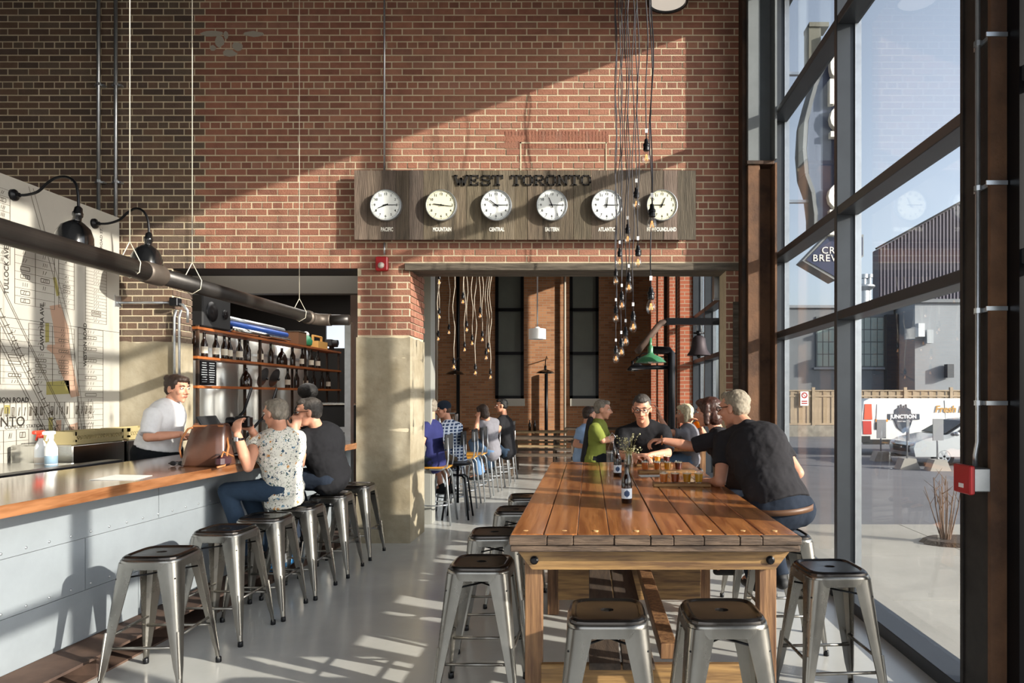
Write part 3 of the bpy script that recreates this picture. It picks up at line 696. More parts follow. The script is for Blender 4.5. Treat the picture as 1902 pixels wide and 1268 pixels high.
for i, (x, y, r, lab, g) in enumerate(ST):
    if i == 0: first.location = (x, y, 0); first.rotation_euler = (0, 0, r); first['label'] = lab; first['group'] = g
    else: dup(first, (x, y, 0), r, lab, g)

# ================================================================ LONG TABLE
TH = .96; TX0, TX1, TY0, TY1 = -.364, .968, 3.10, 6.60
tb = thing('long_table', 'long orange plank table on yellow timber trestle legs', 'table', ((TX0+TX1)/2, 4.8, 0))
ed = [945, 1008, 1072, 1133, 1232, 1293, 1352, 1424, 1490]; rng = random.Random(2)
e = [(q-CX)/(F/TY0) for q in ed]
for a, b_ in zip(e[:-1], e[1:]):
    dz = rng.uniform(-.0015, .0015)
    MB().bb(a+.0022, b_-.0022, TY0+.055, TY1, TH-.04+dz, TH+dz, bev=.003).obj('plank', M_table, tb)
MB().bb(TX0, TX1, TY0-.0, TY0+.053, TH-.04, TH-.001, bev=.003)
x = TX0
while x < TX1-.01:
    x2 = min(x+rng.uniform(.10, .22), TX1)
    if TX1-x2 < .05: x2 = TX1
    MB().bb(x+.0015, x2-.0015, TY0-.004+rng.uniform(-.003, .003), TY0+.053, TH-.038, TH-.001, bev=.003).obj('end_board', M_table if rng.random() < .0 else M_tend, tb); x = x2
M_plug = mat('pale_wood_plug', '#c9a06c', .5)
for a, b_ in zip(e[:-1], e[1:]): MB().lathe([(.012, TH-.004), (.012, TH+.0022)], ((a+b_)/2+rng.uniform(-.02, .02), TY0+.14, 0), n=12).obj('screw_plug', M_plug, tb)
MB().bb(TX0+.006, TX1-.006, TY0+.004, TY0+.05, TH-.07, TH-.041, bev=.004).obj('under_board', M_tend, tb)
MB().bb(TX0+.02, TX0+.07, TY0+.06, TY1-.02, TH-.08, TH-.042).obj('side_rail', M_tleg, tb); MB().bb(TX1-.07, TX1-.02, TY0+.06, TY1-.02, TH-.08, TH-.042).obj('side_rail', M_tleg, tb)
for ty in (3.22, 4.98, 6.35):
    mb = MB(); mb.prism([(-.34, .885), (.945, .885), (.87, .79), (-.265, .79)], (0, ty-.035, 0), (1, 0, 0), (0, 0, 1), (0, .04, 0)); ap = mb.obj('apron', M_tapr, tb)
    for sx in (-.255, .845): MB().lathe([(.02, 0), (.02, .008), (.012, .014)], (sx, ty-.036, .835), n=12, M=cols((1, 0, 0), (0, 0, 1), (0, -1, 0))).obj('bolt', M_black, ap)
    for lx in (-.262, .845): MB().bb(lx-.041, lx+.041, ty+.006, ty+.088, 0, .885, bev=.004).obj('leg', M_tleg, tb)
    MB().bb(-.225, .81, ty-.03, ty+.005, .12, .345, bev=.004).obj('low_board', M_tapr, tb)
for a, b_ in ((.0, .145), (.155, .30)): MB().bb(a, b_, 3.12, 6.5, .346, .378, bev=.003).obj('shelf_plank', M_tdark, tb)
MB().bb(.34, .42, 3.25, 6.5, .346, .42, bev=.004).obj('stretcher_beam', M_tleg, tb)

# ---- things on the table
def ontab(px, py): Yq = F*(EYE-TH)/(py-CY); return P(px, py, Yq)
M_label = mat('blue_white_label', '#dfe6ee', .5); M_lblue = mat('label_blue', '#32496e', .5)
def beer_bottle(p, label, cat='bottle', group=None, sc=1.0, lab=True, par=None, name='beer_bottle'):
    t = thing(name, label, cat, p, group=group)
    m = L(); m.lathe([(r*sc, z*sc) for r, z in [(.0, .002), (.028, 0), (.031, .004), (.0315, .125), (.029, .145), (.018, .168), (.0135, .185), (.013, .218), (.0155, .22), (.0155, .228), (.012, .23)]], n=20); m.obj('glass_body', M_brown, t, 40)
    if lab:
        l = L().lathe([(.0318*sc, .03*sc), (.0318*sc, .09*sc)], n=20, cap=False).obj('paper_label', M_label, t, True)
        q = L(); 
        for k in range(7):
            a = -PI/2+(-.45+.15*k); w = [.02, .03, .035, .045, .035, .03, .02][k]
            q.box((.0322*sc*math.cos(a), .0322*sc*math.sin(a), .06*sc), (.0045*sc, .001, w*sc), M=Matrix.Rotation(a+PI/2, 3, 'Z'))
        q.obj('label_emblem', M_lblue, l)
    return t
p = ontab(1164, 934); beer_bottle(p, 'dark brown beer bottle with blue and white label, alone on the table')
p = ontab(1147, 884); beer_bottle(p, 'dark brown beer bottle with white label next to the flower vase')
p = ontab(1137, 874); t = thing('water_bottle', 'clear glass swing bottle behind the dark bottle', 'bottle', p)
L().lathe([(.0, .002), (.045, 0), (.047, .01), (.047, .17), (.035, .2), (.018, .235), (.016, .28), (.02, .285), (.02, .30), (.014, .305)], n=20).obj('glass_body', M_gl, t, 40)
L().tube([(-.018, 0, .27), (-.03, 0, .29), (0, 0, .325), (.03, 0, .29), (.018, 0, .27)], .0025).obj('wire_clasp', M_galv, t, True)
p = ontab(1168, 880); t = thing('flower_vase', 'clear glass vase with dry wild stems on the table', 'vase', p)
L().lathe([(.0, .002), (.035, 0), (.04, .01), (.042, .1), (.03, .15), (.026, .18), (.03, .19), (.028, .19), (.024, .18), (.028, .15), (.039, .1), (.037, .01), (0, .005)], n=20, cap=False).obj('glass_body', M_gl, t, 40)
rng = random.Random(5); st = L(); bl_ = L()
for k in range(26):
    a = rng.uniform(0, 2*PI); r = rng.uniform(.02, .11); h = rng.uniform(.2, .33); x, y = r*math.cos(a), r*math.sin(a)
    st.tube([(x*.05, y*.05, .02), (x*.25, y*.25, .17), (x*.6, y*.6, h*.8), (x, y, h)], [.0022, .002, .0016, .001], n=5)
    for j in range(4):
        f = rng.uniform(.6, 1); bl_.sphere((x*f+rng.uniform(-.014, .014), y*f+rng.uniform(-.014, .014), h*(.55+.45*f)), rng.uniform(.003, .008), n=6, m=4)
tag(st.obj('stems', mat('dry_stem', '#7a7446', .8), t), kind='stuff'); tag(bl_.obj('buds', mat('pale_bud', '#c9c49a', .8), t, True), kind='stuff')
p = ontab(1210, 884); mb = MB().box((p.x, p.y, TH+.003), (.19, .12, .0015), rz=.1); tag(mb.obj('paper_menu', M_paper), 'white paper sheet on the table between the beer flights', 'paper')
BEERS = {'amber': liquid('beer_amber', '#f2a233'), 'copper': liquid('beer_copper', '#c8642c'), 'gold': liquid('beer_gold', '#f4c42c'), 'straw': liquid('beer_straw', '#ffdc58'), 'red': liquid('beer_red', '#7a1d12')}
M_foam = mat('beer_foam', '#efe3c4', .9); M_board = mat('flight_board_wood', '#a9814f', .6, stretch=(1, 8, 8), noise_amt=.3, noise_scale=4, col2='#855f36')
def glass_of(p, kind, label, group, h=.078):
    t = thing('tasting_glass', label, 'glass', p, group=group)
    L().lathe([(.0, .001), (.024, 0), (.0255, .003), (.033, h), (.031, h), (.0245, .008), (0, .007)], n=18, cap=False).obj('glass_body', M_gl, t, 40)
    f = .82; L().lathe([(0, .009), (.0235, .009), (.0235+.0062*f, h*f), (0, h*f)], n=18, cap=False).obj('beer', BEERS[kind], t, 40)
    L().lathe([(0, h*f+.0005), (.0285, h*f+.0005), (.0288, h*f+.005), (0, h*f+.006)], n=18, cap=False).obj('foam', M_foam, t, 40)
def flight(pxs, py, kinds, bpx, by, desc, z=.022, dark=False):
    a = ontab(bpx[0], by); b_ = ontab(bpx[1], by); c = (a+b_)/2
    t = thing('flight_board', desc+' wooden flight board holding small beers', 'tray', (c.x, c.y, TH), group='beer flight boards')
    L().box((0, 0, .011), ((b_-a).length, .12, .02), bev=.003).obj('board', M_board, t)
    for i, (px, k) in enumerate(zip(pxs, kinds)):
        x = (px-CX)/F*c.y
        glass_of((x, c.y, TH+.0215), k, '%s beer in a small glass, %s from the left on the %s flight board' % (k if k != 'red' else 'dark red', ORD[i], desc), 'tasting glasses on the flight boards')
flight([1233, 1254, 1276, 1298], 898, ['amber', 'copper', 'gold', 'straw'], (1213, 1318), 902, 'nearest')
flight([1198, 1221, 1240, 1260], 0, ['amber', 'amber', 'gold', 'red'], (1186, 1292), 878, 'middle')
flight([1190, 1207, 1221, 1238], 0, ['copper', 'amber', 'gold', 'red'], (1182, 1248), 865, 'farthest')

# ================================================================ CLOCK BOARD
x0, x1 = P(664, 0, WY).x, P(1290, 0, WY).x; z0, z1 = P(0, 449, WY).z, P(0, 322, WY).z; BY = WY-.10
cb = thing('clock_board', 'weathered grey plank board lettered WEST TORONTO above the doorway', 'sign board', ((x0+x1)/2, BY, z0))
x = x0; rng = random.Random(8)
while x < x1-.01:
    x2 = min(x+rng.uniform(.13, .19), x1)
    if x1-x2 < .08: x2 = x1
    k = rng.uniform(.62, 1.15); col = (.145*k, .112*k*rng.uniform(.95, 1.05), .083*k*rng.uniform(.85, 1.05), 1)
    MB().bb(x+.0012, x2-.0012, BY-.003+rng.uniform(-.002, .002), BY+.022, z0, z1, col=col).obj('plank', M_barn, cb); x = x2
for z in (z0+.12, z1-.12): MB().bb(x0+.05, x1-.05, BY+.022, WY-.006, z-.03, z+.03).obj('batten', M_lintel, cb)
# slab-serif heading
GL = {'W': [((0, 1), (.28, 0)), ((.28, 0), (.5, .7)), ((.5, .7), (.72, 0)), ((.72, 0), (1, 1)), 's', (-.08, .16, 1), (.84, 1.08, 1)],
 'E': [((.14, 0), (.14, 1)), ((.0, 0), (.86, 0)), ((0, 1), (.86, 1)), ((.14, .5), (.62, .5)), ((.86, 0), (.86, .25)), ((.86, 1), (.86, .75)), ((.62, .38), (.62, .62))],
 'S': [((.85, .95), (.85, .72)), ((.85, 1), (.2, 1)), ((.2, 1), (.08, .85)), ((.08, .85), (.12, .58)), ((.12, .58), (.85, .45)), ((.85, .45), (.9, .15)), ((.9, .15), (.78, 0)), ((.78, 0), (.1, 0)), ((.1, 0), (.1, .28))],
 'T': [((.5, 0), (.5, 1)), ((0, 1), (1, 1)), ((0, 1), (0, .72)), ((1, 1), (1, .72)), ((.3, 0), (.7, 0))],
 'O': [((.25, 0), (.75, 0)), ((.75, 0), (.92, .25)), ((.92, .25), (.92, .75)), ((.92, .75), (.75, 1)), ((.75, 1), (.25, 1)), ((.25, 1), (.08, .75)), ((.08, .75), (.08, .25)), ((.08, .25), (.25, 0))],
 'R': [((.14, 0), (.14, 1)), ((0, 1), (.7, 1)), ((.7, 1), (.85, .85)), ((.85, .85), (.85, .65)), ((.85, .65), (.7, .5)), ((.7, .5), (.14, .5)), ((.5, .5), (.85, 0)), ((0, 0), (.32, 0)), ((.72, 0), (1, 0))],
 'N': [((.14, 0), (.14, 1)), ((.14, 1), (.84, 0)), ((.84, 0), (.84, 1)), ((0, 0), (.3, 0)), ((0, 1), (.18, 1)), ((.7, 1), (1, 1))]}
M_head = mat('charred_lettering', '#1d1a18', .8)
tx = P(849, 0, WY).x; tw = P(1101, 0, WY).x-tx; word = 'WEST TORONTO'; cw_ = [0.62 if c == ' ' else (1.25 if c == 'W' else 1.0) for c in word]; un = tw/sum(cw_)
zb = P(0, 349, WY).z; lh = .098; X = tx
for c, w in zip(word, cw_):
    if c != ' ':
        mb = MB(); gw = un*w*.84
        for sgm in GL[c]:
            if sgm == 's': continue
            if len(sgm) == 3: a, b_ = (sgm[0], sgm[2]), (sgm[1], sgm[2])
            else: a, b_ = sgm
            A = V((X+a[0]*gw, BY-.009, zb+a[1]*lh)); B = V((X+b_[0]*gw, BY-.009, zb+b_[1]*lh)); d = (B-A).normalized()*.006
            vert = abs(b_[0]-a[0]) < .5*abs(b_[1]-a[1]); mb.beam(A-d, B+d, .024 if vert and abs(b_[1]-a[1]) > .4 else .014, .012, up=(0, 1, 0))
        mb.obj('letter', M_head, cb)
    X += un*w
def clock(px, py, name, hh, mm, ivory, lab, city):
    c = P(px, py, WY); t = thing('wall_clock', lab, 'clock', (c.x, BY-.005, c.z), group='time zone clocks on the board'); R = .168; M = FRONT
    L().lathe([(.0, 0), (R*.97, 0), (R, .01), (R, .045), (R*.985, .056), (R*.95, .058), (R*.93, .05)], n=40, M=M, cap=False).obj('case', M_galv, t, 40)
    fc = L().lathe([(0, .046), (R*.945, .046)], n=40, M=M, cap=False).obj('dial', M_ivory if ivory else M_cface, t)
    tk = L()
    for k in range(60):
        a = 2*PI*k/60; l = .010 if k % 5 else .016; r0 = R*.90
        tk.box((math.sin(a)*(r0-l/2), -.0475, math.cos(a)*(r0-l/2)), (.003 if k % 5 == 0 else .0015, .001, l), M=Matrix.Rotation(a, 3, 'Y'))
    tag(tk.obj('minute_marks', M_black, fc), kind='stuff')
    for k in range(1, 13):
        a = 2*PI*k/12; me = text_mesh(str(k), .036, ext=.0006, bold=.0004); me.materials.clear(); me.materials.append(M_black)
        me.transform(Matrix.Translation((math.sin(a)*R*.70, -.0475, math.cos(a)*R*.70-.0)) @ FRONT.to_4x4()); o = bpy.data.objects.new('numeral', me); C.objects.link(o); o.parent = fc
    for nm, a, l, w in (('hour_hand', 2*PI*(hh+mm/60)/12, .085, .011), ('minute_hand', 2*PI*mm/60, .125, .008)):
        R_ = Matrix.Rotation(a, 3, 'Y'); q = L(); q.add([R_ @ V(v) for v in [(-w/2, -.052, -.03), (w/2, -.052, -.03), (w*.35, -.052, l), (-w*.35, -.052, l), (-w/2, -.0535, -.03), (w/2, -.0535, -.03), (w*.35, -.0535, l), (-w*.35, -.0535, l)]], [(0, 1, 2, 3), (7, 6, 5, 4), (0, 4, 5, 1), (1, 5, 6, 2), (2, 6, 7, 3), (3, 7, 4, 0)]); q.obj(nm, M_black, t)
    L().lathe([(.009, .05), (.009, .058)], n=12, M=M).obj('hub', M_black, t)
    o = text('zone_name', city, .058, (c.x, BY-.005, P(0, 430.5, WY).z), FRONT, mat('white_lettering', '#e8e4da', .6), cb, ext=.001, bold=.0022, sx=.62, spacing=1.05); o['label'] = 'white lettering '+city
for px, h, m_, iv, city, d in [(724, 8, 15, 0, 'PACIFIC', 'leftmost'), (825, 9, 16, 1, 'MOUNTAIN', 'second'), (925, 10, 15, 0, 'CENTRAL', 'third'), (1026.5, 11, 15, 0, 'EASTERN', 'fourth'), (1126.5, 12, 15, 0, 'ATLANTIC', 'fifth'), (1227, 12, 45, 1, 'NEWFOUNDLAND', 'rightmost')]:
    clock(px, 388, '', h, m_, iv, 'round %s wall clock labelled %s' % ('ivory' if iv else 'white', city), city)

# fire alarm strobe, conduits, boxes
def conduit(name, pts, r, label, m=None, cat='pipe', n=10):
    return tag(MB().tube(pts, r, n=n).obj(name, m or M_galv, None, True), label, cat)
p = P(711, 491, WY); t = thing('fire_alarm', 'red fire alarm strobe on the brick pillar under the clock board', 'alarm', (p.x, WY, p.z))
L().box((0, -.03, 0), (.13, .055, .155), bev=.01).obj('housing', M_red, t); L().lathe([(.032, .058), (.036, .062), (.025, .085), (.0, .09)], n=16, M=FRONT, c=(0, 0, -.02)).obj('strobe_lens', mat('strobe', '#c9c0b4', .2), t, True)
pc_ = P(714, 0, WY-.03).x; conduit('conduit', [(pc_, WY-.03, 7.3), (pc_, WY-.03, 4.03)], .010, 'thin steel conduit running down the brick wall to the clock board')
conduit('conduit', [(pc_, WY-.03, 3.26), (pc_, WY-.03, 3.13)], .010, 'short conduit stub between the clock board and red alarm')
for px, lab in ((183, 'left one of two dark conduits in the shaded brick corner'), (215, 'right one of two conduits, running down to the grey junction box')):
    x = P(px, 0, WY-.06).x; zb_ = 1.6+(735-(400 if px < 200 else 548))/F*(WY-.06)
    t = thing('conduit', lab, 'pipe', (x, WY-.06, zb_)); MB().tube([(x, WY-.06, 7.25), (x, WY-.06, zb_)], .018).obj('tube', M_galv, t, True)
    for z in (3.9, 4.95, 6.1): MB().tube([(x, WY-.06, z), (x, WY-.06, z+.03)], .024).bb(x-.05, x+.05, WY-.05, WY-.005, z, z+.02).obj('strap', M_galv, t)
p = P(213, 561, WY); t = thing('junction_box', 'grey metal junction box on the wall beside the map', 'box', (p.x, WY-.05, p.z)); L().box((0, 0, 0), (.15, .10, .12), bev=.004).obj('box_body', M_galv, t); L().box((0, -.053, 0), (.16, .005, .13)).obj('cover', M_galv, t)
conduit('conduit', [P(222, 562, WY-.04), P(318, 562, WY-.04)], .014, 'short level conduit from the junction box to the pier edge')
for i, (dx, px) in enumerate(((0, 324), (0, 333))):
    conduit('conduit', [P(px+3, 575, WY-.04), P(px, 590, WY-.04), P(px, 830, WY-.04)], .013, ['left', 'right'][i]+' one of the twin pale conduits dropping behind the bartender')
p = P(331, 562, WY); t = thing('junction_box', 'dark small junction box at the corner of the brick pier', 'box', (p.x, WY-.05, p.z)); L().box((0, 0, 0), (.09, .09, .09), bev=.006).obj('box_body', M_black, t); L().tube([(.03, 0, -.02), (.08, 0, -.03), (.12, .02, -.09), (.12, .02, -.22)], .014).obj('elbow_tube', M_galv, t, True)
conduit('conduit', [(P(1373, 0, WY).x, WY-.02, 7.3), (P(1373, 0, WY).x, WY-.02, 3.0)], .007, 'thin grey cable conduit at the right edge of the brick wall')
# conduit and red box on near column
x = 1.862; Yc = 3.27; t = thing('conduit', 'bright steel conduit running down the dark column to the red alarm box', 'pipe', (x, Yc, 1.3))
zz = lambda py: EYE-(py-CY)/F*Yc
MB().tube([(x, Yc, 7.2), (x, Yc, zz(820)), (x-.012, Yc, zz(845)), (x-.012, Yc, zz(866))], .012, n=12).obj('tube', M_galv, t, True)
for py in (82, 350, 577, 748): z = zz(py); MB().bb(1.876, 1.884, Yc-.075, Yc+.06, z-.01, z+.01).bb(1.85, 1.95, 3.177, 3.184, z-.01, z+.01).tube([(x, Yc, z-.012), (x, Yc, z+.012)], .018).obj('clamp', M_galv, t)
z = zz(888); t = thing('alarm_box', 'red fire alarm call plate with grey back box on the dark column', 'alarm', (1.80, 3.25, z))
L().bb(0, .083, -.06, .06, -.055, .055, bev=.004).obj('back_box', M_galv, t); L().bb(-.028, -.001, -.072, .072, -.068, .068, bev=.005).obj('red_plate', M_red, t)
L().bb(-.03, -.027, -.02, .02, -.04, -.02).obj('pull_handle', M_white, t)
# second dark frame at extreme right
tag(MB().bb(1.955, 2.09, 3.10, 3.2, 0, 7.3).obj('frame_post', M_black), 'black frame post at the far right edge beside the steel column', 'post')
tag(MB().tube([(1.99, 3.05, 0), (1.99, 3.05, 7.3)], .03, n=16).obj('drain_pipe', M_black, None, True), 'black vertical pipe at the extreme right edge of the picture', 'pipe')

# ================================================================ SUSPENDED PIPE, GOOSENECK LAMPS
PX = -2.86; PZ = lambda px, py: 0
def pt_(px, py): Y = PX*F/(px-CX); return V((PX, Y, EYE-(py-CY)/F*Y))
M_psteel = mat('dark_pipe_steel', '#3b3836', .38, metal=.6, noise_amt=.3, noise_scale=5); M_cpl = mat('pipe_coupling', '#5f564e', .5, metal=.5, noise_amt=.3)
zc = 2.40; t = thing('hanging_pipe', 'thick dark steel pipe hung on wires above the bar', 'pipe', (PX, 5, zc))
MB().tube([(PX, .5, zc), (PX, 4.42, zc)], .062, n=24).obj('pipe_length', M_psteel, t, True); MB().tube([(PX, 4.42, zc), (PX, 7.0, zc)], .056, n=24).obj('pipe_length', M_psteel, t, True)
MB().tube([(PX, 4.38, zc), (PX, 4.40, zc), (PX, 4.55, zc), (PX, 4.57, zc)], [.062, .070, .070, .058], n=24).obj('coupling', M_cpl, t, True)
MB().tube([(PX, 6.95, zc), (PX, 7.08, zc), (PX+.03, 7.16, zc), (PX+.1, 7.2, zc), (PX+.14, 7.2, zc)], .062, n=24).tube([(PX, 6.92, zc), (PX, 6.97, zc)], .07, n=24).obj('elbow', M_cpl, t, True)
MB().tube([(PX+.12, 7.2, zc), (PX+.33, 7.2, zc)], .056, n=20).obj('pipe_length', M_psteel, t, True)
for px in (241, 357, 556):
    Y = PX*F/(px-CX); MB().tube([(PX, Y, 7.2), (PX, Y, zc+.16)], .0035, n=6).tube([(PX, Y, zc+.16), (PX-.068, Y, zc+.03), (PX-.06, Y, zc-.03), (PX, Y, zc-.067), (PX+.06, Y, zc-.03), (PX+.068, Y, zc+.03), (PX, Y, zc+.16)], .003, n=6).obj('wire_hanger', mat('pale_wire', '#c9c2b0', .5), t, True)
def gooseneck(path, bot, lab):
    Y = -MX*F/(CX-path[0][0]); b_ = P(*path[0], Y); t = thing('gooseneck_lamp', lab, 'lamp', (MX, b_.y, b_.z), group='black gooseneck lamps over the map'); O = V((MX, b_.y, b_.z))
    L().lathe([(.05, 0), (.05, .02), (.02, .035), (.02, .06)], n=18, M=cols((0, 1, 0), (0, 0, 1), (1, 0, 0))).obj('wall_plate', M_black, t, 40)
    pp = [P(x, y, Y+.03)-O for x, y in path]; pp[0] = V((.03, 0, 0)); out = []
    for i in range(len(pp)-1):
        a, b2, c2, d2 = pp[max(i-1, 0)], pp[i], pp[i+1], pp[min(i+2, len(pp)-1)]
        for k in range(5): s_ = k/5; out.append(.5*((2*b2)+(c2-a)*s_+(2*a-5*b2+4*c2-d2)*s_*s_+(3*b2-a-3*c2+d2)*s_**3))
    out.append(pp[-1]); L().tube(out, .012, n=10).obj('arm', M_black, t, True)
    top = pp[-1]; B = P(*bot, Y+.03)-O; zx = (top-B).normalized(); M = frame((0, 1, 0), zx); c = top-zx*.385
    L().lathe([(.015, .40), (.03, .385), (.035, .35), (.042, .34), (.042, .31), (.035, .30), (.035, .27), (.06, .255), (.11, .215), (.142, .14), (.156, .05), (.163, .0), (.168, -.01), (.158, .0), (.150, .05), (.136, .14), (.105, .205), (.03, .25)], n=32, M=M, c=c, cap=False).obj('shade', mat('black_enamel', '#101113', .15, coat=.6), t, 50)
    L().sphere(c+zx*.08, (.035, .035, .05)).obj('lamp_bulb', mat('frosted_bulb', '#d8d4c8', .4), t, True)
gooseneck([(24, 362), (48, 362), (70, 356), (88, 340), (105, 330), (125, 329), (140, 340), (145, 362), (146, 386)], (134, 470), 'black gooseneck lamp on the map, the nearer left one')
gooseneck([(174, 415), (200, 415), (222, 408), (238, 394), (253, 387), (267, 393), (275, 410), (277, 434)], (270, 510), 'black gooseneck lamp on the map, the farther one near the brick corner')


# ================================================================ HANGING BULBS (near cluster)
tab = [(1144, 7.0), (1155, 6.5), (1168, 6.0), (1182, 5.5), (1200, 4.8), (1211, 4.4), (1300, 4.2)]
def ydep(px):
    for (a, ya), (b_, yb) in zip(tab[:-1], tab[1:]):
        if px <= b_: return ya+(yb-ya)*max(0, (px-a))/(b_-a)
    return 4.4
BU = [(1200.6, 292), (1182, 378), (1211, 416), (1166, 443), (1185, 486), (1151, 485), (1144, 521), (1168, 533), (1209, 569), (1155, 566), (1144, 590), (1176, 606), (1162, 633), (1154, 653), (1144, 665)]
rng = random.Random(9)
def bulb(p, top, sc, lab, grp, cordm, swing=.012, name='hanging_bulb'):
    t = thing(name, lab, 'light bulb', p, group=grp)
    L().lathe([(r*sc, z*sc) for r, z in [(0, -.052), (.016, -.048), (.028, -.033), (.032, -.012), (.028, .012), (.018, .036), (.0135, .046)]], n=16, cap=False).obj('glass_envelope', M_bulb, t, True)
    f = L(); 
    for k in range(6): a = PI*k/3; f.tube([(.004*sc*math.cos(a), .004*sc*math.sin(a), .02*sc), (.013*sc*math.cos(a), .013*sc*math.sin(a), -.022*sc)], .0012*sc, n=4)
    f.obj('filament', M_fil, t)
    L().lathe([(r*sc, z*sc) for r, z in [(.014, .044), (.021, .046), (.023, .06), (.02, .075), (.024, .078), (.024, .09), (.016, .10), (.013, .125), (.007, .13)]], n=14).obj('socket', M_black, t, 40)
    H = top-p[2]; n = max(6, int(H/.18)); pts = [(0, 0, .128*sc)]
    ph = rng.uniform(0, 6)
    for k in range(1, n+1):
        z = .128*sc+(H-.128*sc)*k/n; e_ = min(1, k/3)*(1 if k < n else .6); pts.append((swing*e_*math.sin(k*1.3+ph), swing*e_*math.cos(k*1.1+ph), z))
    L().tube(pts, .0042*max(sc, .9) if name == 'hanging_bulb' else .008, n=6).obj('cord', cordm, t, True)
    if name == 'hanging_bulb': L().bb(-.009, .009, -.0045, .007, .17*sc, .20*sc).obj('cord_tag', M_white, t)
M_cord = mat('black_cord', '#25232a', .6); M_cord2 = mat('grey_cord', '#a49b8c', .7)
BU.sort(key=lambda b: b[1])
for i, (px, py) in enumerate(BU):
    p = P(px, py, ydep(px)); bulb(p, 7.28, 1.0, 'clear filament bulb on black cord, %s from the top of the cluster over the table' % ORD[i], 'bulbs hanging over the long table', M_cord)
# round pendant light at the top edge
p = P(1240, 5, 7.05); t = thing('round_ceiling_light', 'round dark-rimmed ceiling lamp cut off by the top edge of the picture', 'lamp', (p.x, p.y, p.z))
L().lathe([(.05, .25), (.19, .18), (.215, .02), (.21, 0), (.19, 0), (.185, .03)], n=36, cap=False).obj('shade', M_black, t, 40); L().lathe([(0, .02), (.186, .02)], n=36, cap=False).obj('diffuser', mat('lamp_diffuser', '#b8b6b0', emit='#fff4e4', es=.45), t); L().tube([(0, 0, .25), (0, 0, 7.28-p.z)], .012).obj('stem', M_black, t, True)

# ================================================================ BACK ROOM FITTINGS
for i, (px, py) in enumerate([(816, 524), (816, 588), (814, 629), (834, 617), (860, 560), (867, 612), (877, 637), (863, 649), (843, 681), (892, 586), (896, 630), (907, 651), (903, 664), (883, 692), (911, 700)]):
    Y = 12+(i % 4)*.6; p = P(px, py, Y)
    bulb(p, 7.28, 1.25, 'small bulb on pale cord in the back room, %s highest at left' % ORD[i], 'small bulbs hanging in the back room', M_cord2, .02, 'pale_cord_bulb')
p = P(998, 630, 10.5); t = thing('pendant_lamp', 'white drum pendant lamp in the back room', 'lamp', p)
L().lathe([(.03, .19), (.05, .17), (.128, .16), (.135, .155), (.135, 0), (.128, 0), (.128, .15), (.03, .16)], n=32, cap=False).obj('shade', M_white, t, 40); L().tube([(0, 0, .18), (0, 0, 7.28-p.z)], .01).obj('rod', M_galv, t, True); L().sphere((0, 0, .06), .05).obj('lamp_bulb', MATS['frosted_bulb'], t, True)
def barn(px, py, Y, m, lab, r=.17, arm=None, pole=True, stem=0):
    p = P(px, py, Y); t = thing('barn_lamp', lab, 'lamp', p)
    L().lathe([(.02, .22), (.035, .20), (.035, .12), (.06, .10), (r*.75, .06), (r, .005), (r*1.03, 0), (r*.97, .004), (r*.7, .05), (.03, .09)], n=28, cap=False).obj('shade', m, t, 40)
    L().sphere((0, 0, .02), .035).obj('lamp_bulb', MATS['frosted_bulb'], t, True)
    if arm: L().tube(arm, .014).obj('arm', M_black, t, True)
    return t
M_be = mat('black_enamel', '#101113', .15)
Y = 19.0; barn(845, 695, Y, M_be, 'black wall lamp on the dark far brick wall, the left one', .26, [(0, 0, .2), (0, .05, .35), (0, .5, .5), (0, .98, .45)])
barn(1013, 693, Y, M_be, 'black wall lamp on the sunlit brick between the far windows', .26, [(0, 0, .2), (0, .05, .35), (0, .5, .5), (0, .98, .45)])
for px, lab in ((849, 'dark drain pipe on the far brick wall, left one'), (1014, 'dark drain pipe on the sunlit far brick strip')):
    x = P(px, 0, 19.7).x; conduit('drain_pipe', [(x, 19.85, 0), (x, 19.85, 7.0 if px < 900 else 2.3)], .05, lab, M_black)
for px, lab in ((811, 'pale conduit on the far wall near the pillar'), (1049, 'pale conduit on the far wall between the two far windows')):
    x = P(px, 0, 19.9).x; conduit('conduit', [(x, 19.9, 0), (x, 19.9, 7.2)], .035, lab, mat('pale_paint', '#a49a8c', .6))
x = P(796, 0, 8.6).x; tag(MB().bb(x-.06, x+.05, 8.5, 8.75, 0, 7.3).obj('grey_post', mat('grey_paint', '#8c8c86', .6)), 'grey painted post just behind the concrete pillar', 'post')
# green lamp, gooseneck beam and bell
Y = 8.6; barn(1208, 673, 8.7, M_green, 'green enamel barn lamp hanging from the angled pipe', .20)
Yb = 8.9; t = thing('lamp_bracket', 'rusty angled pipe bracket carrying the bell and green lamp', 'bracket', P(1348, 597, Yb))
MB().beam(P(1350, 597, Yb), P(1238, 597, Yb), .09, .085).obj('arm', M_black, t); MB().tube([P(1240, 597, Yb), P(1228, 600, Yb), P(1222, 606, Yb-.02), P(1184, 653, Yb-.3)], .042, n=14).obj('pipe', M_rust2, t, True)
MB().tube([P(1208, 628, 8.72), P(1208, 650, 8.7)], .02).obj('lamp_stem', M_green, t, True)
MB().bb(P(1345, 0, Yb).x, P(1345, 0, Yb).x+.25, Yb-.12, Yb+.12, P(0, 603, Yb).z, P(0, 590, Yb).z).obj('end_plate', M_rust2, t)
p = P(1298, 657, Yb); t = thing('bell', 'dark iron bell hanging from the bracket arm', 'bell', p)
L().lathe([(0, .24), (.05, .235), (.085, .20), (.095, .12), (.11, .05), (.15, -.01), (.155, -.02), (.145, -.015), (.10, .05), (.08, .12), (.04, .2)], n=28, cap=False).obj('bell_body', mat('bell_iron', '#3a3236', .6, metal=.5), t, 40)
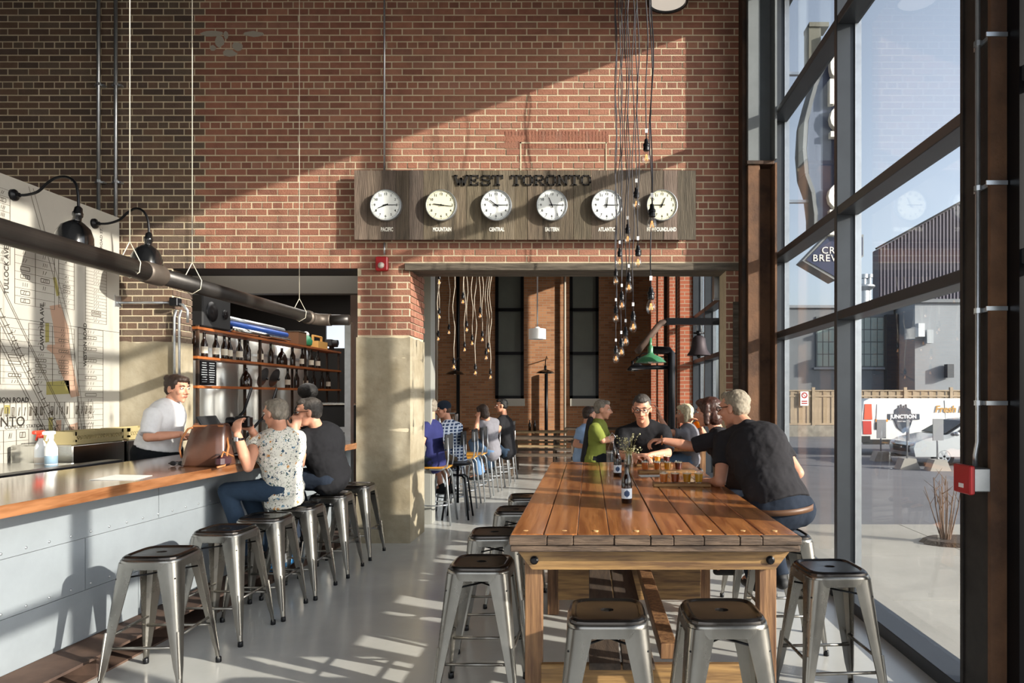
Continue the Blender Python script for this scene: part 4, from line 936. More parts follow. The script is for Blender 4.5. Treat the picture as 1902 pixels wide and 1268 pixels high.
L().sphere((0, 0, -.03), .028).tube([(0, 0, -.03), (0, 0, .15)], .008).obj('clapper', M_black, t, True); L().tube([(0, 0, .24), (0, 0, .30)], .03).tube([(-.07, 0, .27), (.07, 0, .27)], .012).obj('yoke', M_black, t, True)
L().tube([(-.03, 0, .27), (-.035, 0, .44), (.035, 0, .44), (.03, 0, .27)], .007).obj('hanger_bolt', M_galv, t, True)
# emergency light box
p = P(1349, 533, 8.0); t = thing('emergency_light', 'silver emergency light box with twin spots above the bracket', 'light', p)
L().box((0, 0, 0), (.31, .14, .29), bev=.004).obj('battery_box', M_galv, t)
for dx in (-.10, .03): L().lathe([(.03, 0), (.045, .03), (.05, .09), (.0, .095)], (dx, -.02, .17), n=14, M=cols((1, 0, 0), (0, .4, .9), (0, -.9, .4))).obj('spot_head', M_galv, t, 40)
conduit('pipe_run', [P(1172, 686, 12.05), P(1172, 682, 12.05), P(1243, 682, 12.05)], .04, 'black pipe elbowing level below the green lamp', M_black)
conduit('drain_pipe', [(P(1247, 0, 12).x, 12, 0), (P(1247, 0, 12).x, 12, P(0, 656, 12).z), (P(1243, 0, 12).x, 12, P(0, 651, 12).z), (P(1213, 0, 12).x, 12, P(0, 650, 12).z)], .07, 'thick black pipe with an elbow standing by the right windows', M_black)
for i, (px, py) in enumerate([(1184, 683), (1175, 688)]): barn(px, py, 14+i, M_be, ['nearer', 'farther'][i]+' of the two small black lamps left of the green lamp', .14, [(0, 0, .2), (.1, 0, .3), (1.96-P(px, 0, 14+i).x, 0, .3)])
# picnic tables
M_pic = mat('dark_picnic_wood', '#54473a', .7, noise_amt=.3, noise_scale=4)
def picnic(x, y, rz, lab, top=M_pic):
    t = thing('picnic_table', lab, 'table', (x, y, 0), rz, group='picnic tables in the back room')
    for k in range(5): L().box((0, (k-2)*.15, .73), (1.8, .14, .04), bev=.003).obj('top_plank', top, t)
    for s_ in (-1, 1):
        for j in (0, 1): L().box((0, s_*(.62+.15*j), .43), (1.8, .14, .04)).obj('bench_plank', top, t)
        L().box((s_*.65, 0, .39), (.05, 1.5, .09)).obj('bench_bearer', M_pic, t)
        for q in (-1, 1): L().beam((s_*.6, q*.25, .71), (s_*.6, q*.62, 0), .09, .04, up=(1, 0, 0)).obj('leg', M_pic, t)
M_pic2 = mat('pale_picnic_wood', '#a08a68', .7, noise_amt=.2)
for (px, Y, rz, lab, m) in [(985, 16.6, 0, 'picnic table with two bottles near the sunlit far wall', M_pic2), (1112, 18.2, 0, 'dark picnic table behind the far end of the long table', M_pic), (1010, 14.2, 0, 'dark picnic bench table nearer the camera in the back room', M_pic)]:
    picnic(P(px, 0, Y).x, Y, rz, lab, m)
for i, px in enumerate((984, 993)):
    beer_bottle((P(px, 0, 16.6).x, 16.6, .75), ['left', 'right'][i]+' one of two dark bottles on the far picnic table', group='bottles on the picnic table', sc=1.15, lab=False)
# second high table in the back for the far guests
t = thing('high_table', 'dark high table beyond the long table, seating the green-shirt man', 'table', (1.1, 8.15, 0))
MB().bb(.55, 1.55, 7.86, 9.0, .96, 1.0, bev=.004).obj('table_top', M_table, t)
for (x, y) in ((.62, 7.93), (1.48, 7.93), (.62, 8.9), (1.48, 8.9)): MB().bb(x-.035, x+.035, y-.035, y+.035, 0, .96).obj('leg', M_tleg, t)
for i, (px, py) in enumerate(((1128, 0), (1136, 0), (1243, 0))):
    beer_bottle((P(px, 0, 7.95).x+.15, 7.95+.1*i, 1.0), ORD[i]+' dark bottle from the left on the high table behind', group='bottles on the high table', lab=False)
# ================================================================ BACK BAR AND CHAIRS
def bx2(Y): return -2.32+.13*(Y-8.5)
b2 = thing('second_bar', 'second bar counter with orange top in the back room', 'bar', (-2.5, 10, 0))
vs = []
def sl2(Ya, Yb, o0, o1, z0, z1):
    vs = []
    for z in (z0, z1):
        for (Y, o) in ((Ya, o0), (Ya, o1), (Yb, o1), (Yb, o0)): vs.append((bx2(Y)+o, Y, z))
    return MB().add(vs, [(0, 3, 2, 1), (4, 5, 6, 7), (0, 1, 5, 4), (1, 2, 6, 5), (2, 3, 7, 6), (3, 0, 4, 7)])
sl2(8.3, 11.3, -.22, 0, 1.03, 1.09).obj('bar_top', M_bar, b2); sl2(8.3, 11.2, -.21, -.15, 0, 1.03).obj('front', M_panel, b2); 
p = P(858, 790, 10.8); t = thing('beer_tap_stand', 'white and chrome tap stand on the second bar', 'tap', (bx2(10.6)-.1, 10.6, 1.09))
L().bb(-.22, .1, -.1, .1, 0, .02).bb(-.22, -.2, -.08, .08, .02, .25).bb(.08, .1, -.08, .08, .02, .25).bb(-.22, .1, -.08, .08, .23, .25).obj('rack', M_galv, t)
for k in range(4): L().lathe([(.02, .02), (.025, .03), (.02, .12), (.008, .16), (.008, .19)], (-.17+.07*k, 0, 0), n=12).obj('tap', M_white if k % 2 else M_galv, t, 40)
M_plyw = mat('yellow_ply_seat', '#c58a2e', .4, coat=.3)
def make_chair():
    t = thing('bar_chair', '', 'chair'); H = .72
    L().box((0, 0, H-.012), (.36, .36, .022), bev=.008).obj('seat', M_plyw, t)
    m = L(); N = 8; vs = []
    for z in (H+.22, H+.40):
        for k in range(N+1): a = -1+2*k/N; vs.append((.19*1-.045*a*a+.0, .19*a, z)); vs.append((.205-.045*a*a, .19*a, z))
    fs = []; K = 2*(N+1)
    for k in range(N):
        a = 2*k; fs += [(a, a+2, K+a+2, K+a), (a+3, a+1, K+a+1, K+a+3), (K+a, K+a+2, K+a+3, K+a+1), (a+1, a+3, a+2, a)]
    fs += [(0, K, K+1, 1), (K-2, K-1, 2*K-1, 2*K-2)]
    m.add(vs, fs); m.obj('backrest', M_blackm, t)
    for s_ in (-1, 1): L().tube([(-.05, s_*.165, H-.03), (.10, s_*.17, H-.035), (.17, s_*.17, H+.0), (.185, s_*.165, H+.1), (.175, s_*.16, H+.36)], .012).obj('back_support', M_galv, t, True)
    for sx in (-1, 1):
        for sy in (-1, 1): L().tube([(sx*.06, sy*.08, H-.03), (sx*.13, sy*.14, H-.04), (sx*.16, sy*.16, H-.09), (sx*.225, sy*.215, 0)], .0125).obj('leg', M_galv, t, True)
    pts = [(.185*math.cos(2*PI*k/20)*1.05, .185*math.sin(2*PI*k/20)*1.0, .24) for k in range(21)]; L().tube(pts, .01, n=6, cap=False).obj('foot_ring', M_galv, t, True)
    return t
ch0 = make_chair(); Ys = [8.62, 9.3, 9.95, 10.55, 11.15, 11.75, 12.35, 12.95]
for i, Y in enumerate(Ys):
    lab = 'black-backed metal bar chair with yellow seat, %s along the back bar' % (ORD[i]+' from the front'); loc = (-1.93+.075*(Y-8.6), Y, 0)
    if i == 0: ch0.location = loc; ch0['label'] = lab; ch0['group'] = 'chairs along the back bar'
    else: dup(ch0, loc, random.uniform(-.1, .1), lab, 'chairs along the back bar')
# swivel work stool
t = thing('swivel_stool', 'black swivel stool with bent frame legs at the front of the back bar', 'stool', (P(850, 0, 9.2).x+.05, 8.95, 0), group=None)
L().lathe([(.0, .70), (.17, .70), (.175, .715), (.165, .73), (0, .73)], n=24, cap=False).obj('seat', M_black, t, 40); L().tube([(0, 0, .2), (0, 0, .70)], .018).obj('screw_post', M_black, t, True)
for k in range(4):
    a = PI/4+k*PI/2; c_, s_ = math.cos(a), math.sin(a); L().tube([(0, 0, .56), (.1*c_, .1*s_, .56), (.15*c_, .15*s_, .53), (.17*c_, .17*s_, .45), (.24*c_, .24*s_, 0)], .013).obj('leg', M_black, t, True)
# ================================================================ KITCHEN: shelves, bottles, tanks
for i, (Y, r) in enumerate([(8.45, .36), (9.5, .42), (10.7, .42), (11.9, .42)]):
    t = thing('brewing_tank', 'tall stainless brewing tank behind the shelves, %s from the left' % ORD[i], 'tank', (-5.35, Y, 0), group='stainless tanks behind the shelves')
    L().lathe([(r*.9, .0), (r, .15), (r, 2.35), (r*.9, 2.5), (r*.3, 2.6)], n=40).obj('vessel', mat('tank_steel', '#d8d8d4', .28, metal=.8), t, 40); L().lathe([(r+.006, 1.2), (r+.006, 1.24)], n=40, cap=False).obj('band', M_galv, t); L().lathe([(r+.006, 2.2), (r+.006, 2.24)], n=40, cap=False).obj('band', M_galv, t)
sh = thing('bottle_shelf', 'three-tier wooden bottle shelf in the kitchen opening', 'shelf', (-4.6, 10, 0)); SXf = -4.5
SZ = [1.72, 2.06, 2.40]; yend = 12.4
for z in SZ: MB().bb(SXf-.26, SXf, 7.85, yend, z-.03, z).obj('shelf_board', M_shelf, sh)
for y in (7.9, 9.4, 10.9, 12.35):
    for x in (SXf-.24, SXf-.03): MB().bb(x-.015, x+.015, y-.015, y+.015, .942, 2.42).obj('upright', M_rust, sh)
proto = None
M_blab = mat('cream_label', '#d9d4c4', .6)
def shelf_bottle(loc, kind, lab):
    t = thing('beer_bottle' if kind != 'growler' else 'growler', lab, 'bottle', loc, group='bottles on the kitchen shelves')
    if kind == 'growler': pr_ = [(.0, 0), (.075, 0), (.078, .01), (.078, .10), (.05, .17), (.02, .21), (.018, .25), (.022, .26)]
    else: pr_ = [(0, 0), (.038, 0), (.04, .01), (.04, .16), (.018, .22), (.016, .28), (.019, .285), (.019, .30)]
    L().lathe(pr_, n=14).obj('glass_body', M_brown, t, 40)
    if kind == 'label': L().lathe([(.0405, .05), (.0405, .13)], n=14, cap=False).obj('paper_label', M_blab, t, True)
    return t
proto = {k: shelf_bottle((0, 0, -50), k, '') for k in ('plain', 'label', 'growler')}; used = set()
rng = random.Random(21)
def sb(k, y, z, row, n):
    lab = '%s %s on the %s bottle shelf, counted from the brick pier' % (ORD[n-1], {'plain': 'bottle, dark and unlabelled,', 'label': 'bottle, with pale label,', 'growler': 'item, a round dark jug,'}[k], row)
    loc = (SXf-.10+rng.uniform(-.05, .02), y, z)
    if k not in used: used.add(k); o = proto[k]; o.location = loc; o['label'] = lab
    else: dup(proto[k], loc, 0, lab)
n = 0
for y in [8.0, 8.17, 8.4, 8.6, 8.8, 9.05, 9.3, 9.6, 9.85, 10.3, 10.6, 10.9, 11.3, 11.6]:
    n += 1; k = 'growler' if n in (10,) else rng.choice(['plain', 'label', 'label']); sb(k, y, 2.06, 'upper', n)
n = 0
for y in [9.25, 10.45, 10.75, 11.2, 11.5, 11.8, 12.1]:
    n += 1; sb('growler' if n < 2 else rng.choice(['plain', 'label']), y, 1.72, 'lower', n)
t = thing('chalk_menu', 'small dark printed menu panel on the lower shelf at left', 'sign', (SXf-.04, 8.13, 1.72))
L().box((0, 0, .15), (.02, .34, .29)).obj('panel', M_black, t); q = L()
for i in range(9):
    for j in range(2): q.box((.0105, -.09+.16*j, .27-.028*i), (.001, rng.uniform(.08, .13), .008))
q.obj('printed_rows', mat('grey_print', '#9aa0a4', .6), t)
for i, y in enumerate((9.6, 9.95)):
    t = thing('pan_lid', ['left', 'right'][i]+' of two round grey metal lids leaning on the lower shelf', 'lid', (SXf-.08, y, 1.72+.14), group='grey lids on the lower shelf')
    Mr = Matrix.Rotation(.35, 3, 'Y') @ cols((0, 1, 0), (0, 0, 1), (1, 0, 0)); L().lathe([(.0, .05), (.03, .045), (.09, .02), (.13, .0), (.14, -.005), (.135, -.01), (0, -.005)], n=28, M=Mr, cap=False).obj('lid', mat('grey_cast_metal', '#5d5f62', .35, metal=.8), t, 40); L().lathe([(.012, .04), (.02, .07), (0, .075)], n=12, M=Mr).obj('lid_knob', M_black, t, True)
t = thing('loudspeaker', 'black loudspeaker on top of the shelf beside the brick pier', 'speaker', (SXf-.14, 8.25, 2.40)); L().box((0, 0, .2), (.3, .62, .38), bev=.015).obj('cabinet', M_blackm, t)
for dy, r in ((-.12, .12), (.17, .06)): L().lathe([(r, 0), (r*.95, .012), (r*.4, -.0), (0, .01)], (.151, dy, .2), n=28, M=cols((0, 1, 0), (0, 0, 1), (1, 0, 0)), cap=False).obj('driver', M_black, t, True)
M_blue = mat('blue_tube', '#2857b0', .35)
t = thing('rolled_tubes', 'bundle of blue and silver tubes lying on the top shelf', 'tube', (SXf-.14, 9.5, 2.40))
for i, (x, z, m) in enumerate([(-.08, .05, M_stainless), (0, .05, M_blue), (.08, .05, M_stainless), (-.04, .12, M_stainless), (.05, .12, M_blue), (0, .19, M_galv)]): L().tube([(x, -.75, z+.0), (x, .85, z)], .038, n=14).obj('tube', m, t, True)
t = thing('wooden_crate', 'small brown wooden crate on the top shelf', 'crate', (SXf-.12, 10.75, 2.40)); L().box((0, 0, .1), (.22, .3, .2), bev=.004).obj('crate_body', mat('brown_crate', '#6b4a30', .7), t); L().box((0, 0, .205), (.24, .32, .01)).obj('crate_lid', M_lintel, t)
t = thing('wooden_toolbox', 'pale wooden caddy near the far end of the top shelf', 'box', (SXf-.12, 11.6, 2.40)); L().box((0, 0, .06), (.2, .4, .12)).obj('tray', mat('pale_pine', '#c79a55', .6), t); L().beam((0, -.18, .12), (0, -.18, .22), .03, .03).beam((0, .18, .12), (0, .18, .22), .03, .03).tube([(0, -.19, .21), (0, .19, .21)], .015).obj('handle', MATS['pale_pine'], t)
t = thing('green_ornament', 'green and white ornament on the top shelf', 'ornament', (SXf-.12, 11.15, 2.40)); L().lathe([(.05, 0), (.09, .03), (.1, .1), (.06, .17), (.03, .2)], n=16).obj('jar', mat('green_jar', '#2f7d58', .3), t, 40); L().sphere((0, 0, .2), .05).obj('finial', M_white, t, True)
t = thing('black_camera_rig', 'black camera shaped device on the window ledge above the shelf', 'camera', (SXf-.1, 12.2, 2.40)); L().box((0, 0, .14), (.12, .34, .12), bev=.01).lathe([(.05, 0), (.05, .1)], (.05, -.1, .14), n=16, M=cols((0, 1, 0), (0, 0, 1), (1, 0, 0))).box((0, 0, .04), (.06, .08, .08)).obj('rig_body', M_blackm, t)
struct('trim_1b', MB().bb(-6, -2.72, 9.2, 9.35, 2.98, 3.26), mat('grey_beam', '#4a4640', .7)); bpy.data.objects['trim_1b'].name = 'trim_60'
struct('trim_61', MB().bb(-6, -2.72, 9.28, 9.6, 3.7, 3.9), M_black)
struct('trim_62', MB().bb(-2.80, -2.73, 7.82, 7.92, 0, 2.45), M_galv)
# service counter and gear under the shelves
t = thing('work_counter', 'dark work counter below the bottle shelves', 'counter', (-4.1, 10, 0)); MB().bb(-4.85, -4.15, 8.2, 12.5, 0, .9).obj('cabinet', M_black, t); MB().bb(-4.87, -4.12, 8.18, 12.5, .9, .94).obj('worktop', M_stainless, t)
t = thing('tap_tower', 'tall chrome tap tower standing on the work counter', 'tap', (-4.35, 9.3, .94)); L().tube([(0, 0, 0), (0, 0, .32)], .05, n=18).sphere((0, 0, .34), .055).obj('column', M_stainless, t, True); L().tube([(0, 0, .25), (.09, 0, .25), (.1, 0, .18)], .01).obj('spout', M_galv, t, True)
t = thing('monitor_screen', 'tilted dark screen on the bar in front of the bartender', 'screen', (-3.32, 6.0, 1.09)); Mr = Matrix.Rotation(-.55, 3, 'Y'); L().box((.02, 0, .22), (.02, .30, .26), M=Mr, bev=.004).obj('display', M_blackm, t); L().beam((0, 0, 0), (.02, 0, .2), .05, .015).box((0, 0, .006), (.14, .16, .012)).obj('stand', M_black, t)
t = thing('black_machine', 'black espresso machine at the end of the bar behind the man in black', 'machine', (-2.95, 8.1, 1.09)); L().box((0, 0, .2), (.4, .36, .4), bev=.02).obj('housing', M_blackm, t); L().box((.0, 0, .415), (.42, .38, .03), bev=.008).obj('top_tray', M_stainless, t); L().box((.1, -.19, .12), (.14, .03, .06)).obj('group_head', M_galv, t)
for i, (dx, r) in enumerate(((-.5, .03), (-.65, .05))):
    conduit('black_hose', [(-4.3, 8.7+i*.7, 1.7), (-4.35, 8.6+i*.7, 1.4), (-4.5, 8.3+i*.7, 1.1), (-4.45, 8.2+i*.7, .95)], .018, ['left', 'right'][i]+' black hose hanging below the shelves', M_black, 'hose')
p = onbar(432, 842); t = thing('condiment_tray', 'black oval serving tray between the guests and the bartender', 'tray', (bx_(5.75)-.3, 5.8, 1.09)); L().lathe([(0, .004), (.17, .004), (.18, .02), (.175, .02), (.165, .008), (0, .008)], n=32, cap=False).obj('dish', M_black, t, 40)
# blue bag on the floor
t = thing('blue_bag', 'blue and white shopping bag on the floor under the bar stools', 'bag', (-2.62, 5.78, .142)); L().box((0, 0, .13), (.14, .28, .26), bev=.02).obj('bag_body', mat('bag_blue', '#2f74a8', .6), t, 40); L().box((.072, 0, .13), (.004, .14, .14)).obj('print', M_white, t)
# ================================================================ PEOPLE
TEX = {}
def cloud(sz):
    if sz not in TEX:
        t = bpy.data.textures.new('folds', 'CLOUDS'); t.noise_scale = sz; t.noise_depth = 2; TEX[sz] = t
    return TEX[sz]
def blob(name, mb, m, vox, parent, smooth=4, fold=0, fsz=.09, sf=.5, extra=None):
    me = mb.mesh('tmp'); o = bpy.data.objects.new('tmp', me); C.objects.link(o)
    r = o.modifiers.new('r', 'REMESH'); r.mode = 'VOXEL'; r.voxel_size = vox
    s = o.modifiers.new('s', 'SMOOTH'); s.factor = sf; s.iterations = smooth
    if fold:
        d = o.modifiers.new('d', 'DISPLACE'); d.texture = cloud(fsz); d.strength = fold; d.mid_level = .5; d.texture_coords = 'GLOBAL'
    for (sz, st) in (extra or []):
        d = o.modifiers.new('d', 'DISPLACE'); d.texture = cloud(sz); d.strength = st; d.mid_level = .5; d.texture_coords = 'GLOBAL'
    me2 = bpy.data.meshes.new_from_object(o.evaluated_get(bpy.context.evaluated_depsgraph_get()))
    bpy.data.objects.remove(o); me2.materials.clear(); me2.materials.append(m); me2.shade_smooth(); me2.name = name
    q = bpy.data.objects.new(name, me2); C.objects.link(q)
    if parent: q.parent = parent; q.matrix_parent_inverse = parent.matrix_basis.inverted()
    return q
def hand(mb, w, d, pn, side, s=1, curl=.5):     # wrist, direction, palm normal, thumb side (+1 along x = d x pn)
    d = V(d).normalized(); pn = (V(pn)-d*V(pn).dot(d)).normalized(); x = d.cross(pn); w = V(w)
    mb.cap(w-d*.02*s, w+d*.035*s, .021*s, .024*s, 1.15, .75, u=x); mb.cap(w+d*.03*s, w+d*.075*s, .026*s, .028*s, 1.45, .55, u=x)
    for i, (o, l) in enumerate(((-.031, .058), (-.0105, .070), (.0105, .076), (.031, .068))):
        p = w+d*.082*s+x*o*s*1.0*side; dd = d.copy(); a = curl*(.6+.12*i)
        for k, sg in enumerate((.45, .32, .26)):
            dd = (Matrix.Rotation(a, 3, x) @ dd).normalized() if True else dd
            if dd.dot(pn) < -1e-3 and k == 0: dd = (Matrix.Rotation(-2*a, 3, x) @ dd)
            q = p+dd*l*sg*s*1.25; mb.cap(p, q, (.0098-.0006*k)*s, (.0092-.0008*k)*s, n=8); p = q
            a = abs(a)*(1 if (Matrix.Rotation(.1, 3, x) @ d).dot(pn) > 0 else -1)
    t0 = w+d*.025*s+x*.026*s*side; t1 = t0+(d*.5+x*.75*side+pn*.35)*.04*s; t2 = t1+(d*.85+x*.2*side+pn*.45)*.034*s
    mb.cap(t0, t1, .014*s, .0115*s, n=8); mb.cap(t1, t2, .011*s, .0088*s, n=8)
    return w+d*.09*s+pn*.03*s
def person(label, pel, neck, head, face, shL, shR, elL, elR, wrL, wrR, kneeL, kneeR, ankL, ankR, hL=None, hR=None, pnL=(0, 0, -1), pnR=(0, 0, -1), s=1.0, b=1.0, hs=1.0,
           top='t', sleeve='short', topm=None, legm=None, shorts=False, hair='short', hairm=None, skin=None, glasses=None, vox=.008, curl=.5, group=None, facefeat=True, shoem=None, under=None, seatdir=None, hem=.10, tilt=(0, 0, 1), hands=True, beard=None):
    pel, neck, head, shL, shR, elL, elR, wrL, wrR, kneeL, kneeR, ankL, ankR = [V(q) for q in (pel, neck, head, shL, shR, elL, elR, wrL, wrR, kneeL, kneeR, ankL, ankR)]
    t = thing('person', label, 'person', (pel.x, pel.y, 0), group=group); skin = skin or M_skin
    ax = (neck-pel).normalized(); rs = (shR-shL).normalized()
    knm = (kneeL+kneeR)/2; hf = knm-pel; hf.z = 0; hf = hf.normalized() if hf.length > .08 else V((0, 1, 0)); hr = hf.cross(V((0, 0, 1)))
    if hr.dot(rs) < 0: hr = -hr
    if (kneeR-kneeL).dot(hr) < 0: kneeL, kneeR, ankL, ankR = kneeR, kneeL, ankR, ankL
    hipL = pel-hr*.09*b*s; hipR = pel+hr*.09*b*s
    Tm = lambda r: frame(ax.cross(r) if True else 0, ax)
    def tframe(r):
        f = ax.cross(r).normalized(); return cols((f.cross(ax)).normalized(), f, ax)
    R1 = tframe(rs); R0 = tframe(hr); mid = tframe((rs+hr*.8).normalized()); f1 = R1.col[1]
    def torso(mb, e, low=True):
        if low: mb.sphere(pel+ax*.00, ((.165*b+e)*s, (.120*b+e)*s, (.13+e)*s), R0, 20, 12)
        mb.sphere(pel.lerp(neck, .30), ((.142*b+e)*s, (.108*b+e)*s, (.17+e)*s), mid, 20, 12)
        mb.sphere(pel.lerp(neck, .50), ((.152*b+e)*s, (.112*b+e)*s, (.16+e)*s), mid, 20, 12)
        mb.sphere(pel.lerp(neck, .70), ((.168*b+e)*s, (.118*b+e)*s, (.17+e)*s), R1, 20, 12)
        mb.cap(shL, shR, (.055+e)*s, (.055+e)*s, 1.0, 1.1); nb = neck+ax*.0
        for q in (shL, shR): mb.cap(neck-ax*.02*s, q, (.056+e*.7)*s, (.052+e)*s); mb.sphere(q, (.056+e)*s, n=14, m=10); mb.cap(q, pel.lerp(neck, .55)+(q-neck)*.45, (.055+e)*s, (.07+e)*s)
    body = MB(); torso(body, 0)
    HF = frame(face, tilt); hc = head
    def hp_(x, y, z): return hc+HF @ V((x, y, z))*s*hs
    nb = hp_(0, -.03, -.07); body.cap(neck-ax*.03, nb, .058*s, .052*s*hs); q_ = s*hs
    body.sphere(hp_(0, -.012, .028), [a*q_ for a in (.073, .092, .082)], HF, 24, 16); body.sphere(hp_(0, .022, -.025), [a*q_ for a in (.060, .066, .085)], HF, 20, 14)
    body.sphere(hp_(0, .028, -.072), [a*q_ for a in (.046, .052, .04)], HF, 16, 10); body.sphere(hp_(0, .062, -.098), .019*q_, n=12)
    if vox < .011:
        body.cap(hp_(0, .084, .012), hp_(0, .112, -.026), .0085*q_, .0145*q_, n=10); body.cap(hp_(-.015, .09, -.034), hp_(.015, .09, -.034), .011*q_, .011*q_, n=8)
        body.cap(hp_(-.036, .074, .028), hp_(.036, .074, .028), .0125*q_, .0125*q_, n=8); body.cap(hp_(-.02, .078, -.063), hp_(.02, .078, -.063), .0105*q_, .0105*q_, n=8)
        for sx in (-1, 1): body.sphere(hp_(sx*.04, .058, -.028), .022*q_, n=10)
    else: body.cap(hp_(0, .08, .01), hp_(0, .108, -.026), .012*q_, .016*q_, n=8)
    for sx in (-1, 1): body.sphere(hp_(sx*.075, -.008, -.012), [a*q_ for a in (.012, .02, .032)], HF, 10, 8)
    for (sh, el, wr, hd, pn, sd) in ((shL, elL, wrL, hL, pnL, -1), (shR, elR, wrR, hR, pnR, 1)):
        body.cap(sh, el, .050*s*b, .038*s); body.cap(el, el.lerp(wr, .35), .037*s, .040*s); body.cap(el.lerp(wr, .35), wr, .040*s, .026*s, 1.1, .9)
        if hands:
            d = V(hd) if hd else (wr-el); hand(body, wr, d, pn, sd*-1, s, curl)
    for (h, k, a) in ((hipL, kneeL, ankL), (hipR, kneeR, ankR)):
        body.cap(h, k, .085*s*b, .055*s); body.cap(k, k.lerp(a, .35), .053*s, .057*s); body.cap(k.lerp(a, .35), a, .057*s, .036*s)
        body.cap(a, a+hf*.14*s-V((0, 0, .045*s)), .036*s, .03*s)
    blob('body', body, skin, vox, t, 4)
    # shirt
    if topm:
        sh_ = MB(); e = .016; torso(sh_, e, hem > .03); 
        if hem > .03: sh_.sphere(pel, ((.165*b+.026)*s, (.12*b+.028)*s, .12*s), R0, 20, 12)
        sh_.cap(pel-ax*(hem*.55*s if hem > .03 else -.030), pel.lerp(neck, .3), (.166*b)*s, .155*b*s, 1.05, .86, u=R0.col[0], flat0=True, n=24)
        for (h, el, wr) in ((shL, elL, wrL), (shR, elR, wrR)):
            if sleeve == 'short': sh_.cap(h, h.lerp(el, .62), .064*s*b, .062*s, flat1=True, n=18)
            elif sleeve == 'half': sh_.cap(h, h.lerp(el, .9), .070*s*b, .066*s, flat1=True, n=18)
            elif sleeve == 'cap': sh_.cap(h, h.lerp(el, .25), .066*s*b, .062*s, flat1=True, n=18)
            elif sleeve == 'long': sh_.cap(h, el, .064*s*b, .054*s, n=16); sh_.cap(el, wr, .052*s, .040*s, flat1=True, n=16)
        blob('shirt', sh_, topm, vox*1.15, t, 5, .012*min(s, 1), .075, extra=[(.03, .004)])
    if legm:
        tr = MB(); e = .012; tr.sphere(pel-V((0, 0, .01)), ((.163*b+e)*s, (.118*b+e)*s, (.115+e)*s), R0, 20, 12)
        if hem <= .03: tr.cap(pel, pel+ax*.055*s, .150*b*s, .146*b*s, 1.05, .86, u=R0.col[0], flat0=True, flat1=True, n=24)
        for (h, k, a) in ((hipL, kneeL, ankL), (hipR, kneeR, ankR)):
            if shorts: tr.cap(h, h.lerp(k, .95), .098*s*b, .082*s, flat1=True, n=18)
            else: tr.cap(h, k, .098*s*b, .069*s, n=16); tr.cap(k, a, .069*s, .058*s, flat1=True, n=16)
        blob('trousers', tr, legm, vox*1.2, t, 4, .010, .08)
    for a in (ankL, ankR):
        q = MB(); q.cap(a-hf*.03*s-V((0, 0, .04*s)), a+hf*.15*s-V((0, 0, .058*s)), .042*s, .034*s, 1.0, .95); q.cap(a-V((0, 0, .03*s)), a+V((0, 0, .02)), .043*s, .045*s); q.cap(a+hf*.0-V((0, 0, .04*s)), a+hf*.1*s-V((0, 0, .05*s)), .043*s, .04*s)
        blob('shoe', q, shoem or M_blackm, .009, t, 3)
    # hair
    if hair:
        h = MB(); z = q_
        if hair == 'short':
            h.sphere(hp_(0, -.026, .036), [a*z for a in (.079, .092, .082)], HF, 20, 14); h.sphere(hp_(0, -.05, -.005), [a*z for a in (.076, .058, .065)], HF, 16, 12); h.sphere(hp_(0, .03, .082), [a*z for a in (.055, .05, .032)], HF, 14, 10)
        elif hair == 'bun':
            h.sphere(hp_(0, -.024, .036), [a*z for a in (.080, .095, .083)], HF, 20, 14); h.sphere(hp_(0, -.055, -.015), [a*z for a in (.070, .05, .06)], HF); h.sphere(hp_(0, .035, .078), [a*z for a in (.062, .055, .034)], HF); h.sphere(hp_(0, -.115, .075), .030*z); 
            for sx in (-1, 1): h.cap(hp_(sx*.066, .035, .06), hp_(sx*.074, .02, .0), .014*z, .010*z)
        elif hair == 'bob':
            h.sphere(hp_(0, -.022, .036), [a*z for a in (.086, .10, .088)], HF, 20, 14); h.sphere(hp_(0, -.05, -.045), [a*z for a in (.084, .065, .085)], HF, 16, 12); h.sphere(hp_(0, .04, .080), [a*z for a in (.06, .052, .034)], HF)
            for sx in (-1, 1): h.cap(hp_(sx*.07, .0, .05), hp_(sx*.075, .012, -.085), .03*z, .022*z)
        elif hair == 'afro':
            h.sphere(hp_(0, -.02, .05), [a*z for a in (.14, .14, .12)], HF, 20, 14)
        elif hair == 'fringe_tail':
            h.sphere(hp_(0, -.024, .036), [a*z for a in (.079, .093, .082)], HF, 20, 14); h.cap(hp_(0, -.1, .03), hp_(0, -.15, -.06), .028*z, .02*z)
        blob('hair', h, hairm, .0065, t, 2, .010, .02, extra=[(.008, .005)])
        if hair == 'capped':
            pass
    if hair is None and hairm: 
        c_ = MB(); c_.sphere(hp_(0, -.018, .04), [a*q_ for a in (.084, .100, .082)], HF, 20, 14); c_.cap(hp_(-.03, .09, .055), hp_(.03, .09, .055), .018*q_, .018*q_); c_.sphere(hp_(0, .105, .048), [a*q_ for a in (.062, .06, .010)], HF)
        blob('cap', c_, hairm, .008, t, 3)
        h = MB(); h.sphere(hp_(0, -.05, -.01), [a*q_ for a in (.076, .058, .055)], HF); blob('hair', h, mat('hair_brownish', '#4a382c', .8), .008, t, 2, .008, .02)
